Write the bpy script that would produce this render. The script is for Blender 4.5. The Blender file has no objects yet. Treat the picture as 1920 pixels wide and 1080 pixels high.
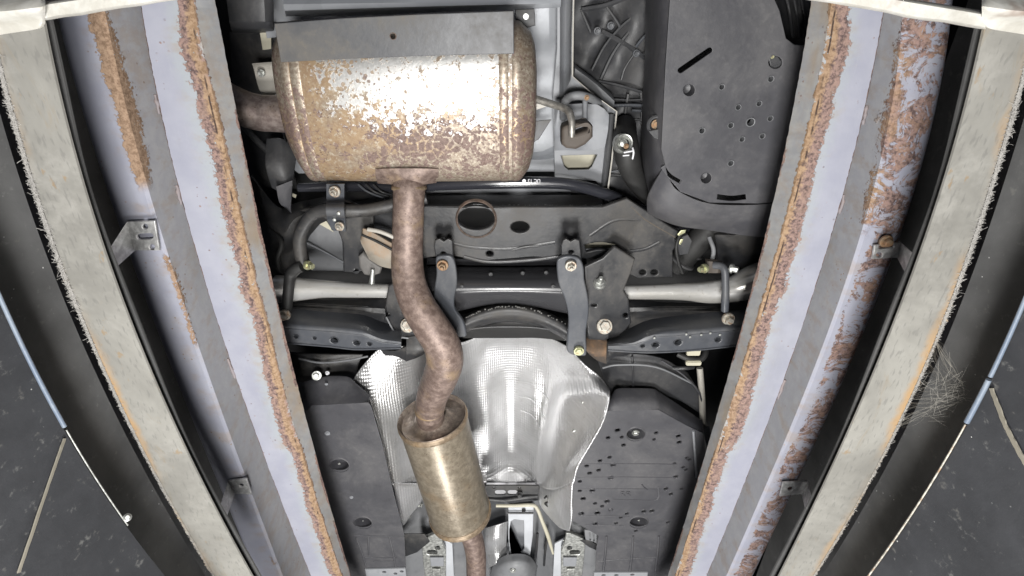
import bpy, bmesh, math, random
import numpy as np
from mathutils import Vector, Matrix, Quaternion
random.seed(7)
SC = bpy.context.scene
COL = SC.collection

# ------------------------------------------------------------------ camera
F = 1000.0                       # focal length in photo pixels (1920 wide)
TH = math.radians(29.3)          # the camera lies in the pit, looking up and forward
cs, sn = math.cos(TH), math.sin(TH)
S = 0.85                         # metres per height unit
CAM = Vector((0.0, 0.0, 0.16))
cam_d = bpy.data.cameras.new('pit_camera')
cam = bpy.data.objects.new('pit_camera', cam_d); COL.objects.link(cam)
R_, U_, D_ = Vector((1, 0, 0)), Vector((0, -cs, sn)), Vector((0, sn, cs))
m3 = Matrix((R_, U_, -D_)).transposed()
cam.matrix_world = Matrix.Translation(CAM) @ m3.to_4x4()
cam_d.sensor_width = 36.0
cam_d.lens = 36.0 * F / 1920.0
cam_d.clip_start = 0.02
cam_d.clip_end = 60
SC.camera = cam
# ------------------------------------------------------------------ world, lamps, exposure
w = bpy.data.worlds.new('World'); SC.world = w; w.use_nodes = True
bg = w.node_tree.nodes['Background']
bg.inputs[0].default_value = (0.80, 0.86, 1.0, 1); bg.inputs[1].default_value = 0.09
def lamp(name, loc, target, power, sx, sy, col=(1, .985, .96)):
    d = bpy.data.lights.new(name, 'AREA'); d.shape = 'RECTANGLE'; d.size = sx; d.size_y = sy
    d.energy = power; d.color = col
    o = bpy.data.objects.new(name, d); COL.objects.link(o); o.location = loc
    o.rotation_euler = (Vector(target) - Vector(loc)).to_track_quat('-Z', 'Y').to_euler()
    return o
lamp('pit_area_light', (0, .10, -.15), (0, .32, 1.2), 13.8, .20, .12)
lamp('pit_area_light', (0, .62, -.16), (0, 1.05, 1.2), 16.5, .20, .30)  # unseen fill light, added to brighten the forward half of the underbody
lamp('pit_area_light', (0, 1.95, -.15), (0, 1.55, 1.2), 19.5, .20, .50)  # unseen light added ahead for the heat shield's centre highlight and far end
vs = SC.view_settings
vs.view_transform = 'Standard'; vs.look = 'None'; vs.gamma = 1; vs.use_curve_mapping = False; vs.exposure = 0.0
SC.render.engine = 'CYCLES'
try:
    SC.cycles.use_denoising = True
    SC.cycles.max_bounces = 3; SC.cycles.use_adaptive_sampling = True; SC.cycles.adaptive_threshold = .03; SC.cycles.caustics_reflective = False; SC.cycles.caustics_refractive = False
except Exception: pass

# ------------------------------------------------------------------ helpers: geometry
def P(x, y, h):
    a, b = (x - 960) / F, (540 - y) / F
    d = D_ + R_ * a + U_ * b
    return CAM + d * (h * S / d.z)
def DP(y, h): return h * S / (cs + (540 - y) / F * sn)       # camera depth of height h seen at pixel row y
def RP(rpx, y, h): return rpx * DP(y, h) / F                 # pixels -> metres
def link(name, verts, faces, mat, parent=None, smooth=False, uv=None, kind=None, sharp=None):
    vs_ = [Vector(v) for v in verts]
    lo = Vector([min(v[i] for v in vs_) for i in range(3)]); hi = Vector([max(v[i] for v in vs_) for i in range(3)])
    c = (lo + hi) / 2
    me = bpy.data.meshes.new(name)
    me.from_pydata([v - c for v in vs_], [], faces)
    if uv is not None:
        ul = me.uv_layers.new(name='UVMap')
        for l in me.loops: ul.data[l.index].uv = uv[l.vertex_index]
    return link_me(name, me, c, mat, parent, smooth, kind, sharp)
def link_me(name, me, c, mat, parent=None, smooth=False, kind=None, sharp=None):
    bm = bmesh.new(); bm.from_mesh(me); bmesh.ops.recalc_face_normals(bm, faces=bm.faces); bm.to_mesh(me); bm.free()
    if smooth:
        for p in me.polygons: p.use_smooth = True
        if sharp: me.set_sharp_from_angle(angle=math.radians(sharp))
    me.materials.append(mat)
    o = bpy.data.objects.new(name, me); COL.objects.link(o)
    if parent is not None:
        o.parent = parent
        o.location = Vector(c) - wloc(parent)
    else: o.location = c
    if kind: o['kind'] = kind
    return o
def wloc(o):
    l = o.location.copy()
    return l + wloc(o.parent) if o.parent else l
def empty(name, loc, label, cat, group=None):
    o = bpy.data.objects.new(name, None); COL.objects.link(o); o.location = loc; o.empty_display_size = .05
    o['label'] = label; o['category'] = cat
    if group: o['group'] = group
    return o
def tag(o, label=None, cat=None, group=None, kind=None):
    if label: o['label'] = label
    if cat: o['category'] = cat
    if group: o['group'] = group
    if kind: o['kind'] = kind
    return o
def cr(pts, n, closed=False):
    pts = [np.array(p, float) for p in pts]; k = len(pts); out = []
    if n <= 1: return pts
    rng = range(k) if closed else range(k - 1)
    for i in rng:
        g = (lambda j: pts[j % k]) if closed else (lambda j: pts[min(max(j, 0), k - 1)] if 0 <= j < k else (2 * pts[0] - pts[1] if j < 0 else 2 * pts[-1] - pts[-2]))
        p0, p1, p2, p3 = g(i - 1), g(i), g(i + 1), g(i + 2)
        for s in range(n):
            t = s / n
            out.append(.5 * (2 * p1 + (p2 - p0) * t + (2 * p0 - 5 * p1 + 4 * p2 - p3) * t * t + (3 * p1 - p0 - 3 * p2 + p3) * t ** 3))
    if not closed: out.append(pts[-1])
    return out
def grid_faces(nr, nc, off=0, cyc=False):
    f = []
    for i in range(nr - 1):
        for j in range(nc if cyc else nc - 1):
            k = (j + 1) % nc
            f.append((off + i * nc + j, off + i * nc + k, off + (i + 1) * nc + k, off + (i + 1) * nc + j))
    return f
def loft(name, rows, mat, parent=None, thick=.003, nr=1, nc=1, smooth=True, sharp=35, world=False, kind=None, fn=None):
    """sheet through rows of (px, py, h); given real thickness upward"""
    W = [[Vector(p) if world else P(*p) for p in r] for r in rows]
    W = [cr(r, nc) for r in W]
    cols = list(zip(*W)); cols = [cr(c, nr) for c in cols]; W = list(zip(*cols))
    a, b = len(W), len(W[0])
    V = [Vector(p) for r in W for p in r]
    if fn: V = [fn(v, i // b / (a - 1), i % b / (b - 1)) for i, v in enumerate(V)]
    uv = [(j / (b - 1), i / (a - 1)) for i in range(a) for j in range(b)] * 2
    n = len(V); faces = grid_faces(a, b)
    V2 = [v + Vector((0, 0, thick)) for v in V]
    faces += [tuple(n + q for q in reversed(f)) for f in faces]
    ring = [j for j in range(b)] + [i * b + b - 1 for i in range(1, a)] + [(a - 1) * b + j for j in range(b - 2, -1, -1)] + [i * b for i in range(a - 2, 0, -1)]
    for i in range(len(ring)):
        p, q = ring[i], ring[(i + 1) % len(ring)]
        faces.append((p, q, n + q, n + p))
    return link(name, V + V2, faces, mat, parent, smooth, uv, kind, sharp)
def ell(x, y, rx, ry, n=14, rot=0):
    c, s = math.cos(rot), math.sin(rot)
    return [(x + rx * math.cos(t) * c - ry * math.sin(t) * s, y + rx * math.cos(t) * s + ry * math.sin(t) * c) for t in [2 * math.pi * i / n for i in range(n)]]
def slot(x0, y0, x1, y1, wd, n=6):
    a = math.atan2(y1 - y0, x1 - x0); r = wd / 2
    o = [(x1 + r * math.cos(a + t), y1 + r * math.sin(a + t)) for t in np.linspace(-math.pi / 2, math.pi / 2, n)]
    o += [(x0 + r * math.cos(a + t), y0 + r * math.sin(a + t)) for t in np.linspace(math.pi / 2, 3 * math.pi / 2, n)]
    return o
def arc_slot(pts, wd):
    pts = cr(pts, 5); L, Rr = [], []
    for i, p in enumerate(pts):
        q = pts[min(i + 1, len(pts) - 1)] - pts[max(i - 1, 0)]; q = q / np.linalg.norm(q); n = np.array((-q[1], q[0])) * wd / 2
        L.append(tuple(p + n)); Rr.append(tuple(p - n))
    return L + Rr[::-1]
def plate(name, outline, h, thick, mat, parent=None, holes=(), bevel=.0015, sm=0, hmap=None, res=1, kind=None):
    """flat sheet at height h with real holes, bevelled edges, thickness upward"""
    cu = bpy.data.curves.new('t', 'CURVE'); cu.dimensions = '2D'; cu.fill_mode = 'BOTH'
    bevel = min(bevel, thick * .45)
    cu.extrude = thick / 2 - bevel; cu.bevel_depth = bevel; cu.bevel_resolution = res; cu.offset = -bevel
    if sm: outline = [tuple(p) for p in cr(outline, sm, True)]
    hs = []
    for hh in holes: hs.append(ell(*hh) if not isinstance(hh[0], (tuple, list, np.ndarray)) else hh)
    pts0 = [P(p[0], p[1], h) for p in outline]
    c = sum(pts0, Vector()) / len(pts0)
    for poly in [outline] + hs:
        sp = cu.splines.new('POLY'); q = [P(p[0], p[1], h) - c for p in poly]
        sp.points.add(len(q) - 1); sp.use_cyclic_u = True
        for i, v in enumerate(q): sp.points[i].co = (v.x, v.y, 0, 1)
    ob = bpy.data.objects.new('t', cu)
    me = bpy.data.meshes.new_from_object(ob)
    bpy.data.objects.remove(ob); bpy.data.curves.remove(cu)
    me.name = name; me.materials.clear()
    return link_me(name, me, c + Vector((0, 0, thick / 2)), mat, parent, True, kind, 30)
def sweep(name, pts, mat, parent=None, n=16, sub=6, caps=True, world=False, flat=1.0, kind=None):
    """tube along (px, py, h, radius px) with round section"""
    W = [(*(P(p[0], p[1], p[2])), RP(p[3], p[1], p[2])) for p in pts] if not world else pts
    W = cr(W, sub)
    C = [Vector(p[:3]) for p in W]; rr = [p[3] for p in W]
    V, uv = [], []; T0 = None; Nn = None; L = 0
    for i, c in enumerate(C):
        t = (C[min(i + 1, len(C) - 1)] - C[max(i - 1, 0)]).normalized()
        if Nn is None:
            Nn = t.orthogonal().normalized()
        else:
            q = T0.rotation_difference(t); Nn = (q @ Nn).normalized()
        T0 = t; B = t.cross(Nn)
        if i: L += (C[i] - C[i - 1]).length
        for k in range(n):
            a = 2 * math.pi * k / n
            V.append(c + (Nn * math.cos(a) + B * math.sin(a) * flat) * rr[i]); uv.append((L, k / n))
    f = grid_faces(len(C), n, cyc=True)
    if caps: f += [tuple(range(n - 1, -1, -1)), tuple(range(len(V) - n, len(V)))]
    return link(name, V, f, mat, parent, True, uv, kind, 50)
def lathe_parts(prof, n, axis, base, roll=0):
    z = Vector(axis).normalized(); x = z.orthogonal().normalized(); y = z.cross(x)
    V, f = [], []
    for (r, d) in prof:
        for k in range(n):
            a = 2 * math.pi * k / n + roll
            V.append(base + z * d + (x * math.cos(a) + y * math.sin(a)) * r)
    f = grid_faces(len(prof), n, cyc=True)
    f += [tuple(range(n - 1, -1, -1)), tuple(range(len(V) - n, len(V)))]
    return V, f
def lathe(name, prof, mat, parent, axis, base, n=20, sharp=40, cap=True):
    V, f = lathe_parts(prof, n, axis, base)
    f = f[:-2] if cap is False else (f[:-1] if cap == 'first' else f)
    return link(name, V, f, mat, parent, True, None, None, sharp)
def bolt(x, y, h, rpx, mat, parent, axis=(0, 0, -1), name='bolt', stud=0, flange=.28, head=.75):
    b = P(x, y, h); r = RP(rpx, y, h)
    V, f = lathe_parts([(r * .96, -.2 * r), (r, 0), (r, flange * r * .7), (r * .93, flange * r)], 18, axis, b)
    hr = r * .68; z0 = flange * r
    V2, f2 = lathe_parts([(hr, z0), (hr, z0 + head * r * .85), (hr * .86, z0 + head * r), (hr * .3, z0 + head * r * .97)], 6, axis, b, roll=random.random())
    f += [tuple(len(V) + i for i in q) for q in f2]; V += V2
    if stud:
        V3, f3 = lathe_parts([(r * .36, z0 + head * r), (r * .36, z0 + head * r + stud * r), (r * .27, z0 + head * r + (stud + .12) * r)], 12, axis, b)
        f += [tuple(len(V) + i for i in q) for q in f3]; V += V3
    return link(name, V, f, mat, parent, True, None, None, 30)
def box(name, c, sx, sy, sz, mat, parent=None, rot=None, bev=.002):
    bm = bmesh.new(); bmesh.ops.create_cube(bm, size=1)
    for v in bm.verts: v.co = Vector((v.co.x * sx, v.co.y * sy, v.co.z * sz))
    bmesh.ops.bevel(bm, geom=bm.edges[:], offset=min(bev, sx * .4, sy * .4, sz * .4), segments=2, affect='EDGES')
    if rot: bmesh.ops.rotate(bm, verts=bm.verts, matrix=rot, cent=(0, 0, 0))
    me = bpy.data.meshes.new(name); bm.to_mesh(me); bm.free()
    return link_me(name, me, c, mat, parent, True, None, 30)
def polyx(pts, deg=3):
    pts = np.array(pts, float); return np.poly1d(np.polyfit(pts[:, 1], pts[:, 0], deg))

# ------------------------------------------------------------------ helpers: materials
class NT:
    def __init__(s, name):
        s.m = bpy.data.materials.new(name); s.m.use_nodes = True; s.t = s.m.node_tree
        s.b = s.t.nodes['Principled BSDF']; s.tc = s.t.nodes.new('ShaderNodeTexCoord')
    def n(s, typ, **k):
        nd = s.t.nodes.new(typ)
        for a, v in k.items(): setattr(nd, a, v)
        return nd
    def l(s, a, b): s.t.links.new(a, b)
    def put(s, sock, v):
        if hasattr(v, 'is_output'): s.l(v, sock)
        elif isinstance(v, (tuple, list)) and len(v) == 3 and sock.type == 'RGBA': sock.default_value = (*v, 1)
        else: sock.default_value = v
    def coord(s, kind='Object', scale=(1, 1, 1), loc=(0, 0, 0)):
        mp = s.n('ShaderNodeMapping'); mp.inputs['Scale'].default_value = scale; mp.inputs['Location'].default_value = loc
        s.l(s.tc.outputs[kind], mp.inputs[0]); return mp.outputs[0]
    def noise(s, sc, det=4, ro=.55, co=None, dist=0):
        nd = s.n('ShaderNodeTexNoise'); nd.inputs['Scale'].default_value = sc; nd.inputs['Detail'].default_value = det
        nd.inputs['Roughness'].default_value = ro; nd.inputs['Distortion'].default_value = dist
        s.l(co if co is not None else s.tc.outputs['Object'], nd.inputs['Vector']); return nd.outputs['Fac']
    def vor(s, sc, co=None, feat='F1', out='Distance', rnd=1):
        nd = s.n('ShaderNodeTexVoronoi', feature=feat); nd.inputs['Scale'].default_value = sc; nd.inputs['Randomness'].default_value = rnd
        s.l(co if co is not None else s.tc.outputs['Object'], nd.inputs['Vector']); return nd.outputs[out]
    def math(s, op, a, b=0, c=None, clamp=False):
        nd = s.n('ShaderNodeMath', operation=op); nd.use_clamp = clamp
        s.put(nd.inputs[0], a); s.put(nd.inputs[1], b)
        if c is not None: s.put(nd.inputs[2], c)
        return nd.outputs[0]
    def ss(s, v, lo, hi):                     # smooth step
        nd = s.n('ShaderNodeMapRange', interpolation_type='SMOOTHSTEP')
        s.put(nd.inputs['Value'], v); s.put(nd.inputs['From Min'], lo); s.put(nd.inputs['From Max'], hi); return nd.outputs[0]
    def mix(s, f, a, b):
        nd = s.n('ShaderNodeMix', data_type='RGBA'); s.put(nd.inputs[0], f); s.put(nd.inputs[6], a); s.put(nd.inputs[7], b); return nd.outputs[2]
    def mixf(s, f, a, b):
        nd = s.n('ShaderNodeMix', data_type='FLOAT'); s.put(nd.inputs[0], f); s.put(nd.inputs[2], a); s.put(nd.inputs[3], b); return nd.outputs[0]
    def sep(s, v):
        nd = s.n('ShaderNodeSeparateXYZ'); s.l(v, nd.inputs[0]); return nd.outputs
    def bump(s, hgt, st=.3, dist=.002):
        nd = s.n('ShaderNodeBump'); nd.inputs['Strength'].default_value = st; nd.inputs['Distance'].default_value = dist
        s.l(hgt, nd.inputs['Height']); s.l(nd.outputs[0], s.b.inputs['Normal']); return nd
    def out(s, col, rough, metal=0.0, spec=None):
        s.put(s.b.inputs['Base Color'], col); s.put(s.b.inputs['Roughness'], rough); s.put(s.b.inputs['Metallic'], metal)
        if spec is not None: s.b.inputs['Specular IOR Level'].default_value = spec
        return s.m

def dark_paint(name, col=(.035, .036, .04), dust=(.13, .12, .105), rough=.42, amt=.35, metal=0, scale=1.0, spec=.5):
    n = NT(name)
    big = n.noise(6 * scale, 5, .68, None, .4); fine = n.noise(95 * scale, 3, .65)
    d = n.math('MULTIPLY', n.ss(big, .40, .74), amt)
    d = n.math('ADD', d, n.math('MULTIPLY', n.math('MULTIPLY', n.ss(fine, .48, .75), n.ss(big, .35, .6)), amt * .6), clamp=True)
    ring = n.math('SUBTRACT', 1, n.ss(n.math('ABSOLUTE', n.math('SUBTRACT', n.noise(14 * scale, 3, .6), .55)), .0, .014))     # dried water lines
    d = n.math('MAXIMUM', d, n.math('MULTIPLY', n.math('MULTIPLY', ring, n.ss(big, .46, .60)), amt * .9))
    speck = n.math('MULTIPLY', n.math('LESS_THAN', n.vor(170 * scale), .10), n.ss(big, .50, .60))
    d = n.math('MAXIMUM', d, n.math('MULTIPLY', speck, .6))
    c = n.mix(n.math('MULTIPLY', n.ss(n.noise(33 * scale, 3, .6), .5, .75), .35), col, tuple(x * .55 for x in col))
    c = n.mix(d, c, dust)
    n.bump(n.math('ADD', n.math('MULTIPLY', fine, .6), big), .28, .0018)
    return n.out(c, n.mixf(d, n.math('ADD', n.math('MULTIPLY', big, .3), rough - .14), .85), metal, spec)
def rust_mix(n, sc=1.0):
    a = n.noise(60 * sc, 5, .65); b = n.noise(18 * sc, 4, .6)
    c = n.mix(n.ss(a, .35, .68), (.105, .052, .042), (.27, .125, .075))
    c = n.mix(n.ss(b, .50, .72), c, (.40, .20, .072))
    return c, a
def zinc(name, col=(.55, .55, .52), rough=.38, rust=0.0, tint=(.32, .15, .07)):
    n = NT(name); a = n.noise(120, 4, .6); b = n.noise(400, 2)
    c = n.mix(n.ss(a, .35, .7), tuple(x * .62 for x in col), col)
    if rust: c = n.mix(n.math('MULTIPLY', n.ss(n.noise(160, 4, .6), .55 - rust * .3, .75 - rust * .2), .9), c, tint)
    n.bump(b, .2, .0006)
    return n.out(c, n.math('ADD', n.math('MULTIPLY', a, .3), rough - .1), .75 - rust * .5)

M_black = dark_paint('black_chassis_paint', (.026, .027, .030), (.110, .100, .087), .36, .45)
M_blue = dark_paint('dark_blue_grey_paint', (.064, .069, .080), (.15, .148, .145), .34, .38)
M_plastic = dark_paint('black_moulded_plastic', (.044, .045, .049), (.135, .13, .125), .44, .38)
M_pan = dark_paint('underbody_coating', (.032, .032, .033), (.06, .058, .055), .60, .3)
M_cover = dark_paint('floor_cover_plastic', (.057, .057, .064), (.145, .14, .14), .44, .40)
M_rubber = dark_paint('black_rubber', (.018, .018, .018), (.05, .048, .045), .55, .25)
M_brownrubber = dark_paint('brown_aged_rubber', (.070, .056, .046), (.14, .12, .10), .6, .4)
M_primer = dark_paint('grey_body_primer', (.26, .27, .29), (.36, .36, .36), .45, .35)
M_primer_d = dark_paint('dark_grey_body_primer', (.185, .19, .20), (.28, .28, .28), .45, .35)
M_cream = dark_paint('cream_body_sealer', (.52, .49, .38), (.60, .58, .50), .5, .4)
M_pale = dark_paint('pale_dusty_metal', (.40, .38, .34), (.55, .52, .46), .45, .5)
M_galv = None
M_zinc = zinc('zinc_plate', (.62, .63, .60), .36)
M_zincr = zinc('zinc_plate_with_rust', (.60, .57, .50), .42, .25, (.33, .21, .13))
M_zincy = zinc('yellow_passivated_zinc', (.62, .63, .40), .38, .1)
M_rustbolt = zinc('rusty_fastener', (.36, .27, .18), .6, .6, (.30, .17, .09))
M_white = dark_paint('white_paint_mark', (.75, .75, .78), (.6, .6, .6), .5, .2)
M_hole = dark_paint('hole_dark', (.012, .012, .012), (.02, .02, .02), .7, .1)

def mk_galv():
    n = NT('galvanised_body_sheet'); sp = n.vor(26, None, 'F1', 'Color'); a = n.noise(9, 4); b = n.noise(220, 3)
    g = n.sep(sp)[0]
    v = n.math('ADD', n.math('MULTIPLY', g, .16), n.math('MULTIPLY', a, .35))
    c = n.mix(v, (.52, .54, .57), (.84, .86, .90))
    n.bump(n.math('ADD', a, n.math('MULTIPLY', b, .3)), .25, .004)
    return n.out(c, n.math('ADD', n.math('MULTIPLY', a, .35), .22), .25)
M_galv = mk_galv()

def mk_rail(name, bands, spots=0.0, heavy=False, corner=None):
    """lavender-grey paint; bands = (v0, v1, strength, u0, u1, gate, softness) of rust across the profile"""
    n = NT(name); uv = n.sep(n.tc.outputs['UV']); u, v = uv[0], uv[1]
    geo = n.noise(150, 4, .75); med = n.noise(17, 4, .6); lon = n.noise(1.0, 2, .5, n.coord('UV', (3.2, .01, 1))); lump = n.noise(42, 5, .78, None, .4)
    jag = n.math('MULTIPLY', n.math('SUBTRACT', n.math('ADD', n.math('MULTIPLY', geo, .8), n.math('MULTIPLY', lump, .5)), .65), .52)
    jag = n.math('ADD', jag, n.math('MULTIPLY', n.math('SUBTRACT', n.noise(5, 3, .6, n.coord('Object', (.4, 1, .4))), .5), .75))
    vv = n.math('ADD', v, jag); mask = None
    for (v0, v1, st, u0, u1, ul, soft) in bands:
        k = n.math('MULTIPLY', n.ss(vv, v0 - soft, v0 + soft), n.math('SUBTRACT', 1, n.ss(vv, v1 - soft, v1 + soft)))
        if u0 > -.9 or u1 < 8: k = n.math('MULTIPLY', k, n.math('MULTIPLY', n.ss(u, u0 - .05, u0 + .05), n.math('SUBTRACT', 1, n.ss(u, u1 - .12, u1 + .12))))
        k = n.math('MULTIPLY', k, st)
        if ul: k = n.math('MULTIPLY', k, n.ss(lon, ul - .08, ul + .1))
        mask = k if mask is None else n.math('MAXIMUM', mask, k)
    if heavy:
        flake = n.ss(n.noise(27, 7, .82, None, .9), .495, .515); mask = n.math('MULTIPLY', mask, n.math('SUBTRACT', 1, n.math('MULTIPLY', flake, .92)))
    else: mask = n.math('MULTIPLY', mask, n.math('SUBTRACT', 1, n.math('MULTIPLY', n.ss(lump, .62, .66), .6)))
    pit = n.math('MULTIPLY', n.math('LESS_THAN', n.vor(95), .14), n.ss(med, .52, .62))
    if spots: pit = n.math('MAXIMUM', pit, n.math('MULTIPLY', n.ss(n.noise(22, 4, .65), .69, .72), spots))
    mask = n.math('MAXIMUM', n.ss(mask, .38, .52), n.math('MULTIPLY', pit, .8))
    edge = n.math('SUBTRACT', 1, n.ss(v, -.03, .004)) if corner else None                     # raw rusty sheared edge
    if corner: mask = n.math('MAXIMUM', mask, n.math('MULTIPLY', edge, .95))
    rc = n.mix(n.ss(geo, .38, .60), (.085, .058, .056), (.275, .185, .160))
    rc = n.mix(n.math('MULTIPLY', n.ss(lump, .48, .60), .6), rc, (.34, .215, .15) if heavy else (.29, .20, .16))
    if heavy: rc = n.mix(n.math('MULTIPLY', n.math('MULTIPLY', n.ss(v, .6, 1.0), n.ss(med, .38, .6)), .75), rc, n.mix(n.ss(geo, .35, .65), (.25, .155, .085), (.36, .25, .15)))
    if corner:
        k = n.math('SUBTRACT', 1, n.ss(n.math('ABSOLUTE', n.math('SUBTRACT', vv, corner)), .05, .15)); k = n.math('MULTIPLY', k, n.ss(lon, .22, .48)); rc = n.mix(n.math('MULTIPLY', k, .8), rc, n.mix(n.ss(geo, .35, .65), (.235, .145, .075), (.36, .25, .15)))
        k = n.math('SUBTRACT', 1, n.ss(n.math('ABSOLUTE', n.math('SUBTRACT', n.math('ADD', v, n.math('MULTIPLY', med, .06)), 1.03)), .006, .02)); rc = n.mix(n.math('MULTIPLY', k, n.ss(med, .50, .58)), rc, (.05, .032, .026))
    elif not heavy: rc = n.mix(.65, rc, n.mix(n.ss(geo, .35, .65), (.22, .14, .08), (.35, .245, .15)))
    paint = n.mix(n.ss(med, .3, .75), (.282, .289, .348), (.330, .336, .388))
    if corner: paint = n.mix(n.math('MULTIPLY', n.ss(vv, .35, .75), .8), paint, (.325, .350, .365))
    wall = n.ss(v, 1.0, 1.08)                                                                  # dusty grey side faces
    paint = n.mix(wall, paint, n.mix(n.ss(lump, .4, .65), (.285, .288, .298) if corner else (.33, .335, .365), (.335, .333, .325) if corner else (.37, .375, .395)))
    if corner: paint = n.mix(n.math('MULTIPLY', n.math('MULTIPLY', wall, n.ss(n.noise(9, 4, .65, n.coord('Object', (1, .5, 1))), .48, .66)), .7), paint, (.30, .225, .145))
    grime = n.math('MULTIPLY', n.ss(n.noise(6, 5, .72, n.coord('Object', (1, .45, 1)), .6), .47, .72), .4); paint = n.mix(grime, paint, (.235, .24, .25))
    scr = n.math('MULTIPLY', n.ss(n.noise(30, 2, .5, n.coord('UV', (.35, 6, 1))), .67, .70), .35); paint = n.mix(scr, paint, (.42, .42, .45))
    halo = n.math('MULTIPLY', n.math('MULTIPLY', n.ss(vv, .30, .72), n.ss(n.noise(20, 4, .7, n.coord('Object', (1, 1.6, 1))), .46, .66)), .45); paint = n.mix(halo, paint, (.30, .24, .19))
    c = n.mix(mask, paint, rc)
    n.bump(n.math('ADD', n.math('MULTIPLY', mask, n.math('ADD', geo, .45)), n.math('MULTIPLY', geo, .08)), .5, .003)
    return n.out(c, n.mixf(mask, n.math('ADD', .36, n.math('MULTIPLY', med, .2)), .9), 0, .4)

def mk_muffler(name, coat=True):
    n = NT(name); o = n.sep(n.tc.outputs['Object']); x, y = o[0], o[1]
    big = n.noise(10, 3, .6); blot = n.noise(27, 6, .74, None, .5); med = n.noise(75, 5, .72, None, .3); fine = n.noise(190, 3, .7)
    # purple-brown islands, densest in the lower middle, over a tan coat that is more orange at the left
    cen = n.math('SQRT', n.math('ADD', n.math('POWER', n.math('DIVIDE', n.math('SUBTRACT', x, .045), .13), 2), n.math('POWER', n.math('DIVIDE', n.math('SUBTRACT', y, .035), .07), 2)))
    isl = n.math('ADD', n.math('MULTIPLY', blot, .5), n.math('MULTIPLY', med, .5))
    isl = n.math('SUBTRACT', isl, n.math('MULTIPLY', n.ss(cen, .3, 1.7), .11)); isl = n.ss(isl, .425, .465)
    vein = n.ss(n.math('ADD', n.vor(62, None, 'DISTANCE_TO_EDGE'), n.math('MULTIPLY', n.math('SUBTRACT', med, .5), .9)), .02, .10); isl = n.math('MULTIPLY', isl, vein)
    tan = n.mix(n.ss(fine, .35, .7), (.23, .180, .138), (.385, .335, .270))
    og = n.math('MULTIPLY', n.ss(n.math('SUBTRACT', big, n.math('MULTIPLY', x, .9)), .42, .66), .75)
    tan = n.mix(og, tan, n.mix(n.ss(med, .4, .6), (.37, .255, .145), (.30, .19, .105)))
    tan = n.mix(n.math('MULTIPLY', n.ss(n.noise(120, 3, .7), .55, .64), .6), tan, (.52, .47, .38))
    brown = n.mix(n.ss(fine, .3, .7), (.135, .092, .080), (.235, .165, .14))
    rust = n.mix(isl, tan, brown)
    dots = n.math('MULTIPLY', n.math('LESS_THAN', n.vor(150), .24), n.ss(blot, .44, .56)); rust = n.mix(n.math('MULTIPLY', dots, .75), rust, (.115, .07, .055))
    if not coat:
        n.bump(med, .35, .0012); return n.out(rust, n.mixf(isl, .40, .62), n.mixf(isl, .45, .2))
    ex = n.math('DIVIDE', n.math('SUBTRACT', x, .030), .185); ey = n.math('DIVIDE', n.math('ADD', y, .052), .088)
    rr = n.math('ADD', n.math('POWER', n.math('ABSOLUTE', ex), 4), n.math('POWER', n.math('ABSOLUTE', ey), 2))
    grit = n.math('ADD', n.math('ADD', n.math('MULTIPLY', blot, .65), n.math('MULTIPLY', med, .95)), n.math('MULTIPLY', fine, .40))
    rr = n.math('ADD', n.math('MULTIPLY', n.math('SUBTRACT', rr, .42), .27), n.math('SUBTRACT', 1.0, grit))
    alu = n.math('SUBTRACT', 1, n.ss(rr, -.03, .06))
    pits = n.math('LESS_THAN', n.math('ADD', n.vor(105), n.math('MULTIPLY', fine, .3)), n.math('ADD', n.math('MULTIPLY', n.ss(blot, .38, .58), .34), n.math('MULTIPLY', n.ss(n.math('SUBTRACT', .04, x), .0, .14), .22)))
    alu = n.math('MULTIPLY', alu, n.math('SUBTRACT', 1, n.math('MULTIPLY', pits, .9)))
    c = n.mix(alu, rust, (.72, .715, .70))
    n.bump(n.math('SUBTRACT', n.math('MULTIPLY', med, .8), n.math('MULTIPLY', alu, .35)), .40, .0014)
    return n.out(c, n.mixf(alu, n.mixf(isl, .46, .68), n.math('ADD', .30, n.math('MULTIPLY', fine, .16))), n.mixf(alu, n.mixf(isl, .35, .08), .85))
M_muf = mk_muffler('rusted_aluminised_muffler'); M_mufcap = mk_muffler('rusted_muffler_cap', False)
def mk_pipe(name, base=(.23, .155, .125), hi=(.36, .265, .215), og=(.42, .27, .13), rough=.55, metal=.35, k=1.0):
    n = NT(name); a = n.noise(75 * k, 6, .72); b = n.noise(16 * k, 4, .6); c_ = n.noise(230, 3, .7)
    c = n.mix(n.ss(a, .38, .66), base, hi)
    c = n.mix(n.math('MULTIPLY', n.ss(b, .52, .72), .7), c, og)
    d = n.math('MULTIPLY', n.math('LESS_THAN', n.vor(150), .2), n.ss(n.noise(30, 3), .45, .6))
    c = n.mix(n.math('MULTIPLY', d, .75), c, (.10, .062, .05))
    n.bump(n.math('ADD', a, n.math('MULTIPLY', c_, .5)), .35, .001)
    return n.out(c, n.math('ADD', n.math('MULTIPLY', a, .3), rough - .15), metal)
M_pipe = mk_pipe('rusty_exhaust_pipe', (.150, .106, .090), (.285, .215, .183), (.34, .245, .15), .52, .3)
M_tail = mk_pipe('tail_pipe_steel', (.20, .155, .14), (.34, .285, .26), (.42, .33, .25), .42, .6)
M_res = mk_pipe('straw_tinted_resonator', (.200, .168, .125), (.300, .258, .198), (.25, .19, .125), .36, .32, .9)
M_seam = mk_pipe('seam_rust', (.22, .165, .11), (.36, .28, .20), (.38, .26, .14), .5, .45)
M_cap = mk_pipe('resonator_cap_steel', (.20, .16, .135), (.36, .30, .25), (.32, .24, .17), .36, .45)
M_shieldplate = dark_paint('grey_tinted_steel_plate', (.082, .084, .090), (.155, .143, .125), .45, .7, .1, 1.0)
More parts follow.
